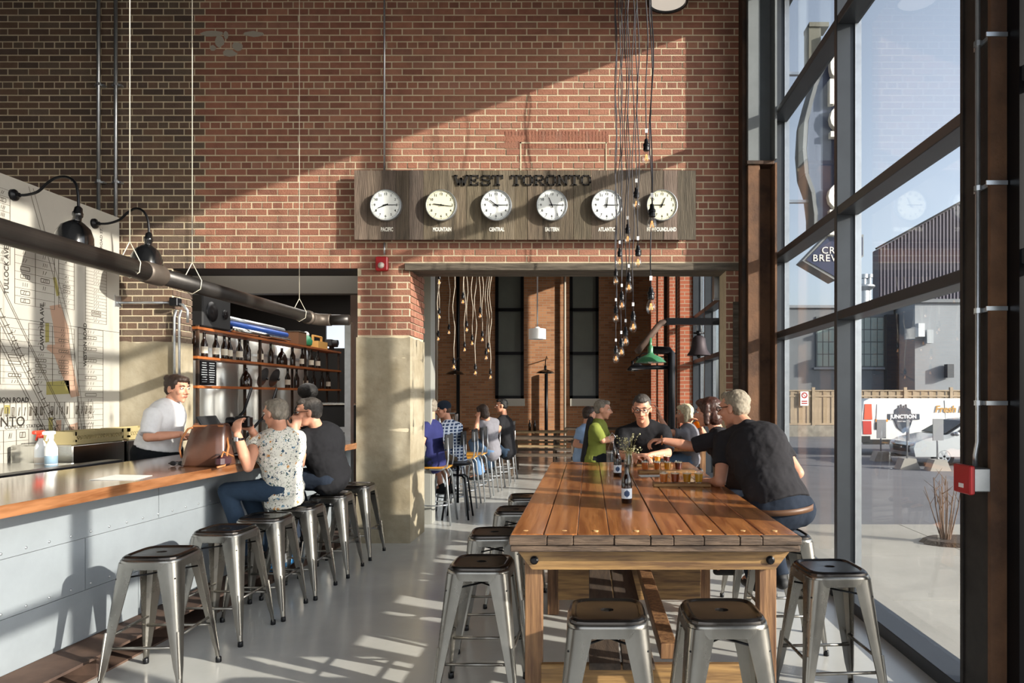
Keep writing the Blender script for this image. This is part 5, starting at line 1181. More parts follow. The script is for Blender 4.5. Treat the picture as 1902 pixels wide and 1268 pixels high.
    if facefeat:
        for sx in (-1, 1):
            e_ = MB().sphere(hp_(sx*.030, .0765, .006), [a*q_ for a in (.0135, .011, .0085)], HF, 12, 8).obj('eye', M_eye, t, True); MB().sphere(hp_(sx*.030, .0865, .006), [a*q_ for a in (.006, .0035, .006)], HF, 10, 6).obj('iris', M_iris, e_, True)
            MB().tube([hp_(sx*.014, .090, .026), hp_(sx*.032, .090, .032), hp_(sx*.050, .078, .026)], [.003*q_, .0045*q_, .002*q_], n=6).obj('eyebrow', hairm or M_iris, t, True)
        MB().tube([hp_(-.022, .083, -.064), hp_(-.008, .0915, -.061), hp_(.008, .0915, -.061), hp_(.022, .083, -.064)], [.002*q_, .0055*q_, .0055*q_, .002*q_], n=8).obj('lips', M_lip, t, True)
    if glasses:
        g = MB()
        for sx in (-1, 1):
            pts = [hp_(sx*.032+.024*math.cos(a), .101-.006*abs(math.cos(a)), .004+.016*math.sin(a)) for a in [2*PI*k/14 for k in range(15)]]; g.tube(pts, .0026, n=6, cap=False)
            g.tube([hp_(sx*.056, .095, .010), hp_(sx*.080, .0, .008), hp_(sx*.080, -.02, -.006)], .0026, n=6)
            if glasses == 'sun': g.sphere(hp_(sx*.032, .099, .004), [.022*q_, .003*q_, .015*q_], HF, 10, 6)
        g.tube([hp_(-.01, .104, .008), hp_(.01, .104, .008)], .003, n=6); g.obj('glasses', M_black, t, True)
    t['_'] = 0; del t['_']
    return t, hp_
def fabric(name, c, c2=None, rough=.9): return mat(name, c, rough, noise_amt=.12, noise_scale=7, bump=.35, bump_scale=16, col2=c2, spec=.15)
F_char = fabric('charcoal_cotton', '#2b2a2d'); F_blk = fabric('black_cotton', '#1f1f22'); F_wht = fabric('white_cotton', '#dcdcde'); F_jean = fabric('dark_denim', '#232a36'); F_blue = fabric('blue_denim', '#2f3e50')
F_grey = fabric('grey_cotton', '#74737a'); F_lime = fabric('lime_shirt', '#78803c'); F_navy = fabric('navy_cotton', '#2c2f5c'); F_khaki = fabric('khaki_cotton', '#5d5042'); F_lblue = fabric('pale_blue_cotton', '#8fa8c9'); F_pants = fabric('black_trousers', '#16181c'); F_wblue = fabric('light_denim', '#5b7799')
H_grey = mat('grey_hair', '#7d7468', .7, noise_amt=.5, noise_scale=60, stretch=(1, 1, .3)); H_sal = mat('silver_blond_hair', '#8d8372', .7, noise_amt=.45, noise_scale=60, stretch=(1, 1, .3)); H_brn = mat('brown_hair', '#33241c', .6, noise_amt=.4, noise_scale=60); H_red = mat('auburn_hair', '#3d2016', .5, noise_amt=.5, noise_scale=50, stretch=(1, 1, .2)); H_blk = mat('black_hair', '#0e0c0c', .7, noise_amt=.4, noise_scale=60); H_sp = mat('salt_pepper_hair', '#3f3a36', .7, noise_amt=.6, noise_scale=70); H_bln = mat('pale_blond_hair', '#c9bd9e', .6, noise_amt=.4, noise_scale=50)
# floral blouse
def floral():
    m = bpy.data.materials.new('floral_blouse'); m.use_nodes = True; n = m.node_tree.nodes; l = m.node_tree.links; b = n['Principled BSDF']; b.inputs['Roughness'].default_value = .85
    tc = n.new('ShaderNodeTexCoord'); src = None; base = srgb('#d9d6cb'); prev = None
    for i, (sc, th, cs) in enumerate([(30, .42, None), (52, .36, '#47604a'), (75, .36, '#23262b')]):
        ns = n.new('ShaderNodeTexNoise'); ns.inputs['Scale'].default_value = 60; l.new(tc.outputs['Object'], ns.inputs[0])
        mxv = n.new('ShaderNodeMix'); mxv.data_type = 'RGBA'; mxv.blend_type = 'LINEAR_LIGHT'; mxv.inputs['Factor'].default_value = .022; l.new(tc.outputs['Object'], mxv.inputs['A']); l.new(ns.outputs['Color'], mxv.inputs['B'])
        v = n.new('ShaderNodeTexVoronoi'); v.inputs['Scale'].default_value = sc; l.new(mxv.outputs['Result'], v.inputs['Vector'])
        lt = n.new('ShaderNodeMath'); lt.operation = 'LESS_THAN'; lt.inputs[1].default_value = th*.8; l.new(v.outputs['Distance'], lt.inputs[0])
        # only some cells
        sp = n.new('ShaderNodeSeparateColor'); l.new(v.outputs['Color'], sp.inputs[0]); gt = n.new('ShaderNodeMath'); gt.operation = 'GREATER_THAN'; gt.inputs[1].default_value = [.45, .5, .45][i]; l.new(sp.outputs[0], gt.inputs[0])
        mu = n.new('ShaderNodeMath'); mu.operation = 'MULTIPLY'; l.new(lt.outputs[0], mu.inputs[0]); l.new(gt.outputs[0], mu.inputs[1])
        mx = n.new('ShaderNodeMix'); mx.data_type = 'RGBA'; l.new(mu.outputs[0], mx.inputs['Factor'])
        if prev: l.new(prev, mx.inputs['A'])
        else: mx.inputs['A'].default_value = base
        if cs: mx.inputs['B'].default_value = srgb(cs)
        else:
            cr = n.new('ShaderNodeValToRGB'); cr.color_ramp.interpolation = 'CONSTANT'; e = cr.color_ramp.elements; e[0].color = srgb('#3a5468'); e[1].position = .4; e[1].color = srgb('#c0874a'); q = e.new(.6); q.color = srgb('#6f8fa3'); q = e.new(.8); q.color = srgb('#2e3f52')
            l.new(sp.outputs[1], cr.inputs[0]); l.new(cr.outputs[0], mx.inputs['B'])
        prev = mx.outputs['Result']
    l.new(prev, b.inputs['Base Color']); return m
F_flor = floral()
def plaid():
    m = bpy.data.materials.new('plaid'); m.use_nodes = True; n = m.node_tree.nodes; l = m.node_tree.links; b = n['Principled BSDF']; tc = n.new('ShaderNodeTexCoord'); prev = None
    for ax_, ph in (('X', 1), ('Z', 0)):
        w = n.new('ShaderNodeTexWave'); w.bands_direction = ax_; w.inputs['Scale'].default_value = 7.5; l.new(tc.outputs['Object'], w.inputs[0]); g = n.new('ShaderNodeMath'); g.operation = 'GREATER_THAN'; g.inputs[1].default_value = .72; l.new(w.outputs['Fac'], g.inputs[0])
        mx = n.new('ShaderNodeMix'); mx.data_type = 'RGBA'; l.new(g.outputs[0], mx.inputs['Factor'])
        if prev: l.new(prev, mx.inputs['A'])
        else: mx.inputs['A'].default_value = srgb('#2c4166')
        mx.inputs['B'].default_value = srgb('#c9d2df'); prev = mx.outputs['Result']
    l.new(prev, b.inputs['Base Color']); b.inputs['Roughness'].default_value = .9; return m
F_plaid = plaid()

# 1 grey-haired man in black tee, seen from behind, leaning on the table
person('grey-haired man in charcoal tee and belted jeans leaning over the table, back to camera', (1.25, 4.43, .86), P(1388, 792, 4.72), P(1363, 757, 4.84), (-.75, .62, -.12),
    P(1345, 820, 4.86), P(1438, 818, 4.66), P(1338, 893, 4.72), P(1482, 878, 4.52), P(1325, 893, 5.0), P(1446, 888, 4.78), (1.06, 4.86, .80), (1.25, 4.95, .80), (1.15, 4.72, .34), (1.34, 4.78, .34),
    hL=(-.5, .8, 0), hR=(-.6, .6, -.3), s=1.08, b=1.13, topm=F_char, legm=F_jean, hairm=H_sal, hair='short', glasses='y', vox=.007, hem=.02)
bt = thing('belt', 'brown leather belt worn by the grey-haired man in charcoal tee', 'belt', (1.25, 4.43, .86)); 
ax_ = (P(1388, 792, 4.72)-V((1.25, 4.43, .86))).normalized(); bm = frame((-.35, .9, 0), ax_)
L().lathe([(1, .0), (1.03, .0), (1.03, .036), (1, .036)], n=40, M=bm @ Matrix.Diagonal((.209, .172, 1)), cap=False).obj('strap', mat('belt_leather', '#5c3f2a', .5), bt, True)
# 2 auburn haired woman drinking
t, hp = person('auburn-haired woman drinking amber beer, one arm reaching across the table', (1.22, 5.18, .86), P(1330, 800, 5.20), P(1315, 765, 5.22), (-.93, .25, -.1),
    P(1336, 814, 5.03), P(1338, 816, 5.40), P(1284, 828, 5.12), P(1322, 838, 5.55), P(1234, 818, 5.14), P(1304, 800, 5.42), (.98, 5.1, .82), (.98, 5.35, .82), (1.1, 5.1, .34), (1.1, 5.35, .34),
    hL=(-1, .05, .05), hR=(-.3, -.1, .9), pnR=(-1, 0, 0), s=.95, b=.98, topm=F_char, sleeve='half', legm=F_jean, hairm=H_red, hair='bob', vox=.0075, curl=.8)
g = P(1296, 786, 5.38); t = thing('beer_glass', 'small glass of amber beer raised by the auburn-haired woman', 'glass', g)
Mr = Matrix.Rotation(-.5, 3, 'Y'); L().lathe([(.0, -.04), (.024, -.04), (.034, .045), (.032, .045), (.023, -.034), (0, -.034)], n=18, M=Mr, cap=False).obj('glass_body', M_gl, t, 40); L().lathe([(0, -.033), (.0228, -.033), (.030, .02), (0, .02)], n=18, M=Mr, cap=False).obj('beer', BEERS['amber'], t, 40)
q = P(1229, 817, 5.135); tag(MB().tube([q+V((.0, .034*math.cos(a), .034*math.sin(a))) for a in [2*PI*k/16 for k in range(17)]], .004, n=6, cap=False).obj('bracelet', M_tan, None, True), 'thin brown bracelet on the reaching wrist over the table', 'bracelet')
# 3 man in glasses at the far end
person('dark-haired man in black tee and dark glasses seated at the far end of the table', P(1206, 868, 6.95), P(1195, 789, 6.66), P(1192, 758, 6.5), (-.12, -.92, -.25),
    P(1231, 803, 6.66), P(1158, 806, 6.66), P(1240, 842, 6.50), P(1150, 845, 6.50), P(1207, 845, 6.28), P(1178, 846, 6.26), (.48, 6.75, .83), (.72, 6.75, .83), (.45, 6.8, .34), (.75, 6.8, .34),
    hL=(-.9, -.3, .02), hR=(.9, -.3, .02), s=1.12, b=1.08, hs=1.0, topm=F_blk, sleeve='half', legm=F_jean, hairm=H_sp, hair='short', glasses='y', vox=.0075)
# 4 floral woman
t, hp = person('grey-haired woman in floral sleeveless blouse and blue jeans seated at the bar', (-2.44, 5.46, .86), P(520, 800, 5.36), P(511, 767, 5.34), (-.93, .34, -.12),
    P(474, 822, 5.34), P(552, 815, 5.46), P(461, 868, 5.12), P(500, 850, 5.75), P(441, 806, 5.02), P(468, 800, 5.25), (-2.82, 5.32, .86), (-2.80, 5.58, .84), (-2.66, 5.34, .36), (-2.62, 5.62, .34),
    hL=(-.1, .15, 1), hR=(-.35, -.2, .9), pnL=(.2, .9, 0), pnR=(-.2, -.9, 0), s=.98, b=1.04, topm=F_flor, sleeve='cap', legm=F_blue, hairm=H_grey, hair='short', vox=.007, curl=.9, hem=.22)
wp = P(443, 815, 5.03); t = thing('wrist_watch', 'black watch on the wrist of the woman in floral blouse', 'watch', wp); L().tube([(.033*math.cos(a), .033*math.sin(a), 0) for a in [2*PI*k/18 for k in range(19)]], .009, n=8, cap=False).obj('strap', M_black, t, True); L().box((-.0, -.038, 0), (.032, .012, .034), bev=.004).obj('watch_case', M_galv, t)
cp = P(452, 783, 5.16); t = thing('camera', 'black camera held up by the woman in floral blouse', 'camera', cp); L().box((0, 0, 0), (.12, .07, .085), bev=.01).obj('camera_body', M_black, t, 40); L().lathe([(.036, 0), (.038, .05), (.034, .07), (.03, .068), (0, .05)], n=20, M=cols((0, 1, 0), (0, 0, 1), (1, 0, 0)).transposed() @ Matrix.Identity(3) if False else cols((0, 1, 0), (0, 0, 1), (-1, 0, 0)), c=(-.05, 0, 0), cap=False).obj('lens', M_black, t, 40)
# 5 man black at bar
person('dark-haired man in black shirt and sunglasses seated at the bar, hand at chin', (-2.33, 6.16, .87), P(590, 797, 6.0), P(572, 765, 5.92), (-.90, -.38, -.1),
    P(560, 815, 5.88), P(615, 806, 6.14), P(556, 862, 5.68), P(560, 860, 6.35), P(548, 800, 5.76), P(530, 862, 6.2), (-2.74, 6.02, .86), (-2.74, 6.3, .84), (-2.60, 6.05, .34), (-2.58, 6.32, .34),
    hL=(.1, .2, .95), pnL=(-.6, .6, 0), hR=(-.9, -.2, 0), s=1.08, b=1.15, topm=F_blk, sleeve='short', legm=F_jean, hairm=H_sp, hair='short', glasses='sun', vox=.0075, curl=.9, hem=.05)
# 6 bartender
t, hp = person('bartender in white t-shirt, brown hair tied back, standing behind the bar', P(292, 838, 6.05), P(314, 752, 6.05), P(330, 721, 6.05), (.93, -.25, -.1),
    P(330, 775, 6.28), P(284, 772, 5.86), P(322, 812, 6.42), P(275, 812, 5.76), P(348, 812, 6.3), P(336, 806, 5.86), (-3.92, 6.0, .62), (-3.86, 6.2, .62), (-3.95, 6.0, .22), (-3.9, 6.2, .22),
    hL=(.9, -.3, -.1), hR=(.95, .1, -.1), s=1.05, b=1.06, topm=F_wht, sleeve='half', legm=F_pants, hairm=H_brn, hair='bun', vox=.007, hem=.02)
struct('floor_platform', MB().bb(-4.9, -3.62, 5.2, 7.3, 0, .13), M_black); bpy.data.objects['floor_platform'].name = 'trim_63'
# 7 person with afro behind
person('person with a round black afro standing deep behind the bar', P(573, 790, 8.9), P(573, 752, 8.9), P(573, 733, 8.9), (.2, .95, -.1),
    P(556, 762, 8.9), P(590, 762, 8.9), P(552, 785, 8.85), P(594, 785, 8.85), P(556, 800, 8.7), P(590, 800, 8.7), P(566, 880, 8.85), P(580, 880, 8.85), P(566, 947, 8.9), P(580, 947, 8.9),
    s=.9, topm=F_blk, sleeve='short', legm=F_pants, hairm=H_blk, hair='afro', vox=.012, facefeat=False)
# 8 green-shirt man, high table
person('grey-haired man in a lime green shirt with a dark back panel, seated facing right', P(1103, 852, 8.05), P(1112, 783, 8.05), P(1120, 760, 8.05), (.95, -.2, -.1),
    P(1118, 796, 8.25), P(1106, 796, 7.85), P(1128, 815, 8.3), P(1120, 818, 7.85), P(1148, 808, 8.2), P(1146, 812, 8.0), (.36, 7.95, .83), (.36, 8.2, .83), (.3, 7.95, .34), (.3, 8.2, .34),
    s=.98, b=.98, topm=F_lime, sleeve='half', legm=F_pants, hairm=H_grey, hair='short', vox=.009)
q = MB(); a0 = P(1096, 852, 8.05); a1 = P(1104, 786, 8.05); q.cap(a0-V((.07, 0, 0)), a1-V((.05, 0, 0)), .08, .085, .55, 1.35, u=(1, 0, 0), n=18); tmp = [o for o in bpy.data.objects if o.get('label', '').startswith('grey-haired man in a lime')][0]
blob('back_panel', q, F_char, .011, tmp, 4)
# 9 partly hidden person in light blue
person('person in a pale blue shirt mostly hidden behind the man in lime green', P(1082, 850, 8.8), P(1090, 792, 8.8), P(1096, 770, 8.8), (.9, .3, -.1),
    P(1096, 802, 9.0), P(1078, 802, 8.65), P(1108, 822, 9.0), P(1068, 826, 8.6), P(1125, 820, 8.9), P(1090, 830, 8.5), (.15, 8.7, .8), (.15, 8.95, .8), (.1, 8.7, .3), (.1, 8.95, .3),
    s=.93, b=.95, topm=F_lblue, sleeve='short', legm=F_jean, hairm=H_brn, hair='short', vox=.012, facefeat=False)
# 10 blond woman in grey
person('pale blond woman in grey tee at the high table raising one hand', P(1278, 852, 8.4), P(1278, 795, 8.4), P(1271, 768, 8.4), (-.93, -.2, -.05),
    P(1268, 806, 8.2), P(1282, 806, 8.6), P(1240, 802, 8.1), P(1262, 828, 8.6), P(1226, 776, 8.1), P(1240, 832, 8.5), (.98, 8.3, .83), (.98, 8.55, .83), (1.05, 8.3, .34), (1.05, 8.55, .34),
    hL=(-.2, 0, 1), s=1.0, b=1.05, topm=F_grey, sleeve='short', legm=F_wblue, hairm=H_bln, hair='bob', vox=.010, curl=.3)
for i, (x, y, lab) in enumerate(((P(1103, 0, 8.05).x, 8.05, 'steel stool under the man in lime green'), (P(1278, 0, 8.4).x, 8.4, 'steel stool under the pale blond woman'), (P(1082, 0, 8.8).x, 8.8, 'steel stool under the person in pale blue'))): dup(first, (x, y, 0), .1*i, lab, 'steel stools around the table')
# 11-14 guests at the second bar
person('man in a navy shirt on a bar chair, half hidden by the concrete pillar', P(806, 858, 8.66), P(799, 780, 8.66), P(797, 756, 8.66), (-.8, .5, -.05),
    P(790, 793, 8.5), P(812, 793, 8.8), P(783, 825, 8.4), P(800, 825, 9.0), P(770, 838, 8.5), P(780, 836, 8.9), (-2.2, 8.55, .85), (-2.2, 8.8, .85), (-2.12, 8.6, .34), (-2.12, 8.85, .34),
    s=1.0, b=1.05, topm=F_navy, sleeve='short', legm=F_jean, hairm=H_grey, hair='short', vox=.011, facefeat=False)
person('man in a blue plaid shirt, khaki shorts and dark cap on a bar chair', P(846, 855, 9.32), P(832, 782, 9.3), P(823, 760, 9.25), (-.85, -.45, -.12),
    P(824, 795, 9.1), P(850, 793, 9.5), P(818, 825, 8.95), P(835, 825, 9.6), P(806, 822, 9.1), P(815, 828, 9.5), (-2.1, 9.15, .84), (-2.12, 9.42, .86), (-1.98, 9.15, .38), (-1.9, 9.4, .34),
    s=1.0, b=1.1, topm=F_plaid, sleeve='half', legm=F_khaki, shorts=True, hairm=F_jean, hair=None, vox=.009, shoem=F_blk)
person('brown-haired woman in a grey tee and pale jeans leaning on the back bar', P(914, 840, 10.95), P(905, 778, 10.9), P(896, 765, 10.8), (-.75, .55, -.3),
    P(890, 787, 10.8), P(920, 784, 11.1), P(884, 802, 10.6), P(902, 806, 11.3), P(888, 775, 10.7), P(885, 800, 11.1), (-1.85, 10.85, .86), (-1.85, 11.1, .86), (-1.75, 10.9, .34), (-1.75, 11.15, .34),
    s=.98, b=1.05, topm=F_grey, sleeve='short', legm=F_wblue, hairm=H_brn, hair='bob', vox=.011, facefeat=False)
person('man in black top and blue jeans at the far end of the back bar', P(942, 838, 11.9), P(936, 772, 11.9), P(931, 753, 11.85), (-.93, -.2, -.05),
    P(928, 783, 11.7), P(944, 783, 12.1), P(926, 800, 11.5), P(940, 805, 12.2), P(918, 802, 11.5), P(920, 806, 12.0), (-1.8, 11.8, .84), (-1.8, 12.05, .84), (-1.72, 11.85, .34), (-1.72, 12.1, .34),
    s=1.02, b=1.12, topm=F_blk, sleeve='short', legm=F_blue, hairm=H_blk, hair='short', vox=.011)
# ================================================================ OUTSIDE
def gz(y, x=0): 
    a = min(1, max(0, (y-9)/9)); return -.02-.5*a*a*(3-2*a)
M_pave = mat('pale_concrete_paving', '#94918a', .9, noise_amt=.16, noise_scale=.9, bump=.2, bump_scale=20); M_asph = mat('asphalt', '#66666a', .9, noise_amt=.15, noise_scale=.8, bump=.3, bump_scale=40)
def ground(name, x0, x1, y0, y1, m, dz=0, nx=6, ny=30, xl=None):
    vs = []; fs = []
    for j in range(ny+1):
        y = y0+(y1-y0)*j/ny; a = xl(y) if xl else x0
        for i in range(nx+1): x = a+(x1-a)*i/nx; vs.append((x, y, gz(y)+dz))
    for j in range(ny):
        for i in range(nx): a = j*(nx+1)+i; fs.append((a, a+1, a+nx+2, a+nx+1))
    return struct(name, MB().add(vs, fs), m)
ground('floor_outside', 2.2, 60, -12, 60, M_asph, -.02, 8, 60)
# pavement: slabs between the glass and the curved asphalt edge
slabs = thing('trim_70', None, None); tag(slabs, kind='structure')
def edge(y): return 9.5-max(0, (y-5))*1.25 if y > 5 else 9.5+(5-y)*.2
ys = [-6, -4, -2, 0, 1.9, 3.8, 5.4, 6.9, 8.6]
for a, b in zip(ys[:-1], ys[1:]):
    xs = [2.2, 3.9, 5.6, 7.4, 20]
    for c, d in zip(xs[:-1], xs[1:]):
        if c > edge(b)+.6: continue
        pts = [(c, a), (min(d, max(edge(a), c)), a), (min(d, max(edge(b), c)), b), (c, b)]
        pts = [(x+(.006 if x == c else -.006), y+(.006 if y == a else -.006)) for x, y in pts]
        mb = MB().add([(x, y, -.08) for x, y in pts]+[(x, y, gz(y)+.004) for x, y in pts], [(3, 2, 1, 0), (4, 5, 6, 7), (0, 1, 5, 4), (1, 2, 6, 5), (2, 3, 7, 6), (3, 0, 4, 7)]); mb.obj('paving_slab', M_pave, slabs)
# exterior sill strip under the glass
struct('trim_71', MB().bb(GX+.04, 2.32, -4, 7.5, -.1, .04), M_pave)
# mulch bed with bare shrub
c = P(1760, 1000, 1); gy = F*1.6/(1000-735)*.98
bx0 = (1790-CX)/F*gy
t = thing('shrub', 'leafless thin shrub in a small mulch bed outside the window', 'shrub', (bx0, gy, gz(gy))); rng = random.Random(3)
vs = [(.46*math.cos(a)*rng.uniform(.9, 1.1), .26*math.sin(a)*rng.uniform(.9, 1.1), .015) for a in [2*PI*k/24 for k in range(24)]]
L().add([(x*1.0, y*1.0, 0) for x, y, z in vs]+[(x*.9, y*.9, .05) for x, y, z in vs], [tuple(reversed(range(24))), tuple(range(24, 48))]+[(k, (k+1) % 24, 24+(k+1) % 24, 24+k) for k in range(24)]).obj('mulch', mat('mulch', '#3c3028', .95, noise_amt=.5, noise_scale=30, bump=1, bump_scale=50), t)
m = L()
for k in range(16):
    a = rng.uniform(0, 2*PI); r = rng.uniform(.04, .22); h = rng.uniform(.4, .75); p0 = V((-.2+.04*math.cos(a), .04*math.sin(a), .03)); p3 = V((-.2+r*math.cos(a), r*math.sin(a), h)); pm = p0.lerp(p3, .5)+V((rng.uniform(-.03, .03), 0, .03)); m.tube([p0, pm, p3], [.008, .006, .003], n=5)
    for j in range(2): q = pm.lerp(p3, rng.random()); m.tube([q, q+V((rng.uniform(-.1, .1), rng.uniform(-.1, .1), rng.uniform(.06, .14)))], [.004, .002], n=4)
tag(m.obj('twigs', mat('bare_twig', '#5e4a3c', .8), t), kind='stuff')
# fence with boards, posts, kerb wall
FYo = 36.0; ft = EYE-(724-CY)/F*FYo; fb = EYE-(789-CY)/F*FYo; gb = gz(36)
fn = thing('fence', 'pale vertical board fence along the back of the parking lot', 'fence', (14, FYo, gb)); M_fen = mat('fence_wood', '#a2917a', .85, noise_amt=.2, noise_scale=2); M_fen2 = mat('fence_wood_b', '#9c8a70', .85, noise_amt=.2, noise_scale=2)
x = 9.0; k = 0; proto_b = [MB().box((0, 0, 0), (.20, .04, ft-fb-.12)).mesh('fence_board', q) for q in (M_fen, M_fen2)]
while x < 27:
    o = bpy.data.objects.new('fence_board', proto_b[k % 3 == 1]); C.objects.link(o); o.location = (x, FYo+(.03 if k % 2 else 0), (ft+fb)/2); o.parent = fn; o.matrix_parent_inverse = fn.matrix_basis.inverted(); x += .215; k += 1
x = 9.4
while x < 27: MB().bb(x-.08, x+.08, FYo-.08, FYo+.06, gb, ft+.14).obj('fence_post', M_fen, fn); x += 2.42
MB().bb(9, 27, FYo-.06, FYo+.07, ft-.06, ft).bb(9, 27, FYo-.05, FYo-.01, ft-.36, ft-.28).bb(9, 27, FYo-.05, FYo-.01, fb, fb+.1).obj('fence_rail', M_fen, fn)
tag(MB().bb(8.6, 28, FYo-.1, FYo+.3, gb-.3, fb-.02).obj('kerb_wall', mat('old_kerb', '#8b867c', .95, noise_amt=.3, noise_scale=3, bump=.5)), 'low worn concrete wall under the fence', 'wall')
p = P(1494, 740, FYo-.15); t = thing('parking_sign', 'small white no-parking sign with red ring on the fence', 'sign', p); L().box((0, 0, .0), (.42, .02, .75)).obj('plate', M_white, t); L().lathe([(.10, 0), (.13, .006), (.16, 0)], n=24, c=(0, -.012, .17), M=FRONT, cap=False).obj('ring', M_red, t); L().beam((-.1, -.016, .27), (.1, -.016, .07), .02, .006, up=(0, 1, 0)).box((0, -.012, -.14), (.3, .004, .06)).box((0, -.012, -.25), (.3, .004, .06)).obj('marks', M_red, t)
# industrial building: low grey block, window, gabled ribbed shed, stack
BY0 = 44.0
def Bx(px, Y=BY0): return P(px, 0, Y).x
def Bz(py, Y=BY0): return P(0, py, Y).z
M_bgrey = mat('grey_render', '#6f7377', .9, noise_amt=.12, noise_scale=.4); M_bgrey2 = mat('mid_grey_render', '#858a8f', .9, noise_amt=.1, noise_scale=.3)
lb = thing('grey_workshop', 'low grey industrial building behind the fence', 'building', (Bx(1600), BY0, -.5))
MB().bb(Bx(1452), Bx(1660), BY0, BY0+2.4, -.6, Bz(572)).obj('wall', M_bgrey, lb); MB().bb(Bx(1450), Bx(1662), BY0-.15, BY0+2.4, Bz(572), Bz(567)).obj('parapet', M_bgrey2, lb)
MB().bb(Bx(1665), Bx(2100), BY0-2.5, BY0+2.4, -.6, Bz(572)).obj('wall', M_bgrey2, lb); MB().bb(Bx(1663), Bx(2102), BY0-2.7, BY0+2.4, Bz(572), Bz(566)).obj('parapet', M_bgrey, lb)
MB().bb(Bx(1642), Bx(1664), BY0-.4, BY0+.1, -.6, Bz(585)).obj('dark_bay', mat('dark_bay_grey', '#33373c', .8), lb)
for (xa, xb) in ((1515, 1572), (1590, 1642)):
    wnd = MB().bb(Bx(xa), Bx(xb), BY0-.08, BY0+.02, Bz(682), Bz(588)).obj('window', mat('window_steel', '#565c5e', .6), lb); n_ = 5 if xb < 1600 else 4
    for i in range(n_):
        for j in range(4):
            a = Bx(xa)+.08+(Bx(xb)-Bx(xa)-.1)*i/n_; b = Bx(xa)+(Bx(xb)-Bx(xa)-.1)*(i+1)/n_+.02; c_ = Bz(682)+.08+(Bz(588)-Bz(682)-.1)*j/4; d = Bz(682)+(Bz(588)-Bz(682)-.1)*(j+1)/4+.02
            MB().bb(a, b, BY0-.1, BY0-.07, c_, d).obj('pane', mat('pale_green_pane', '#7c8a86', .3), wnd)
    MB().bb(Bx(xa)-.15, Bx(xb)+.15, BY0-.15, BY0, Bz(686), Bz(682)).obj('window_sill', M_bgrey2, lb)
sd = thing('gabled_shed', 'tall dark ribbed metal shed with sloping gable', 'building', (Bx(1700, 47), 47, 0)); Y = 47.0
M_rib = mat('ribbed_dark_metal', '#4b4750', .6, metal=.2); x0 = Bx(1632, Y); xr = Bx(1860, Y); z1 = Bz(462, Y); zp = Bz(334, Y)
MB().prism([(x0, -.6), (xr, -.6), (xr, zp), (x0, z1)], (0, Y, 0), (1, 0, 0), (0, 0, 1), (0, 1.0, 0)).obj('wall', M_rib, sd)
MB().prism([(xr, -.6), (xr+9, -.6), (xr+9, z1), (xr, zp)], (0, Y, 0), (1, 0, 0), (0, 0, 1), (0, 1.0, 0)).obj('wall', M_rib, sd)
rb = MB(); x = x0+.1
while x < xr: zt = z1+(zp-z1)*(x-x0)/(xr-x0); rb.bb(x, x+.09, Y-.06, Y, 5, zt-.05); x += .24
tag(rb.obj('rib', mat('rib_metal', '#57545f', .55, metal=.2), sd), kind='stuff'); MB().beam((x0-.2, Y-.1, z1), (xr, Y-.1, zp+.05), .3, .12, up=(0, 0, 1)).obj('gable_trim', M_black, sd)
t = thing('roof_stack', 'grey roof vent stack with cap beside the shed', 'chimney', (Bx(1616), BY0+1, Bz(568))); L().lathe([(.35, 0), (.35, 1.1), (.7, 1.35), (.7, 1.45), (.15, 1.6), (.15, 1.9), (.28, 1.95), (.28, 2.2), (.0, 2.25)], n=20).obj('stack', M_galv, t, 40); L().tube([(.35, 0, 0), (.35, 0, 2.0)], .14, n=12).tube([(.35, 0, 2.0), (.35, 0, 2.2)], .24, n=12).obj('pipe', M_galv, t, 40)
tag(MB().bb(Bx(1650), Bx(1760), BY0+.3, BY0+2, Bz(566), Bz(557)).bb(Bx(1655), Bx(1675), BY0+.5, BY0+1.6, Bz(557), Bz(549)).obj('rooftop_unit', M_bgrey), 'grey rooftop unit on the low building', 'vent')
# things stored on the grey wall
for i, (px, py, c) in enumerate(((1706, 600, '#b8bcc0'), (1722, 612, '#9aa0a4'), (1760, 676, '#3a3f45'))):
    tag(MB().bb(Bx(px, 41), Bx(px+12, 41), 41.0, 41.4, Bz(py+25, 41), Bz(py, 41)).obj('wall_panel', mat('wpan%d' % i, c, .6)), ['pale left panel fixed high on the grey building', 'grey middle panel on the grey building', 'dark panel low on the grey building'][i], 'panel')
# blade sign
Ys = 9.0
def sx_(px): return P(px, 0, Ys).x
def sz_(py): return P(0, py, Ys).z
sg = thing('blade_sign', 'tall dark blue blade sign with upright letters outside the window', 'sign', (sx_(1550), Ys, sz_(525)))
M_sb = mat('sign_navy', '#2d3550', .4); M_sr = mat('sign_rim_grey', '#7c7f80', .5, metal=.4)
MB().bb(sx_(1520), sx_(1592), Ys-.14, Ys+.14, sz_(425), sz_(95)).obj('panel', M_sb, sg)
pts = [(1521, 150), (1512, 165), (1503, 195), (1495, 235), (1492, 285), (1496, 330), (1507, 362), (1512, 405), (1512, 425), (1521, 425)]
for (a_, b_), (c_, d_) in zip([(1521, 140), (1510, 162), (1500, 195), (1490, 235), (1487, 285), (1491, 330), (1503, 364), (1508, 405)], [(1510, 162), (1500, 195), (1490, 235), (1487, 285), (1491, 330), (1503, 364), (1508, 405), (1508, 425)]):
    MB().beam((sx_(a_), Ys, sz_(b_)), (sx_(c_), Ys, sz_(d_)), .34, .05, up=(1, 0, 0)).obj('rim_segment', M_sr, sg)
MB().prism([(sx_(a), sz_(b)) for a, b in pts], (0, Ys-.15, 0), (1, 0, 0), (0, 0, 1), (0, .3, 0)).obj('curved_side', mat('sign_slate', '#6c7688', .4), sg)
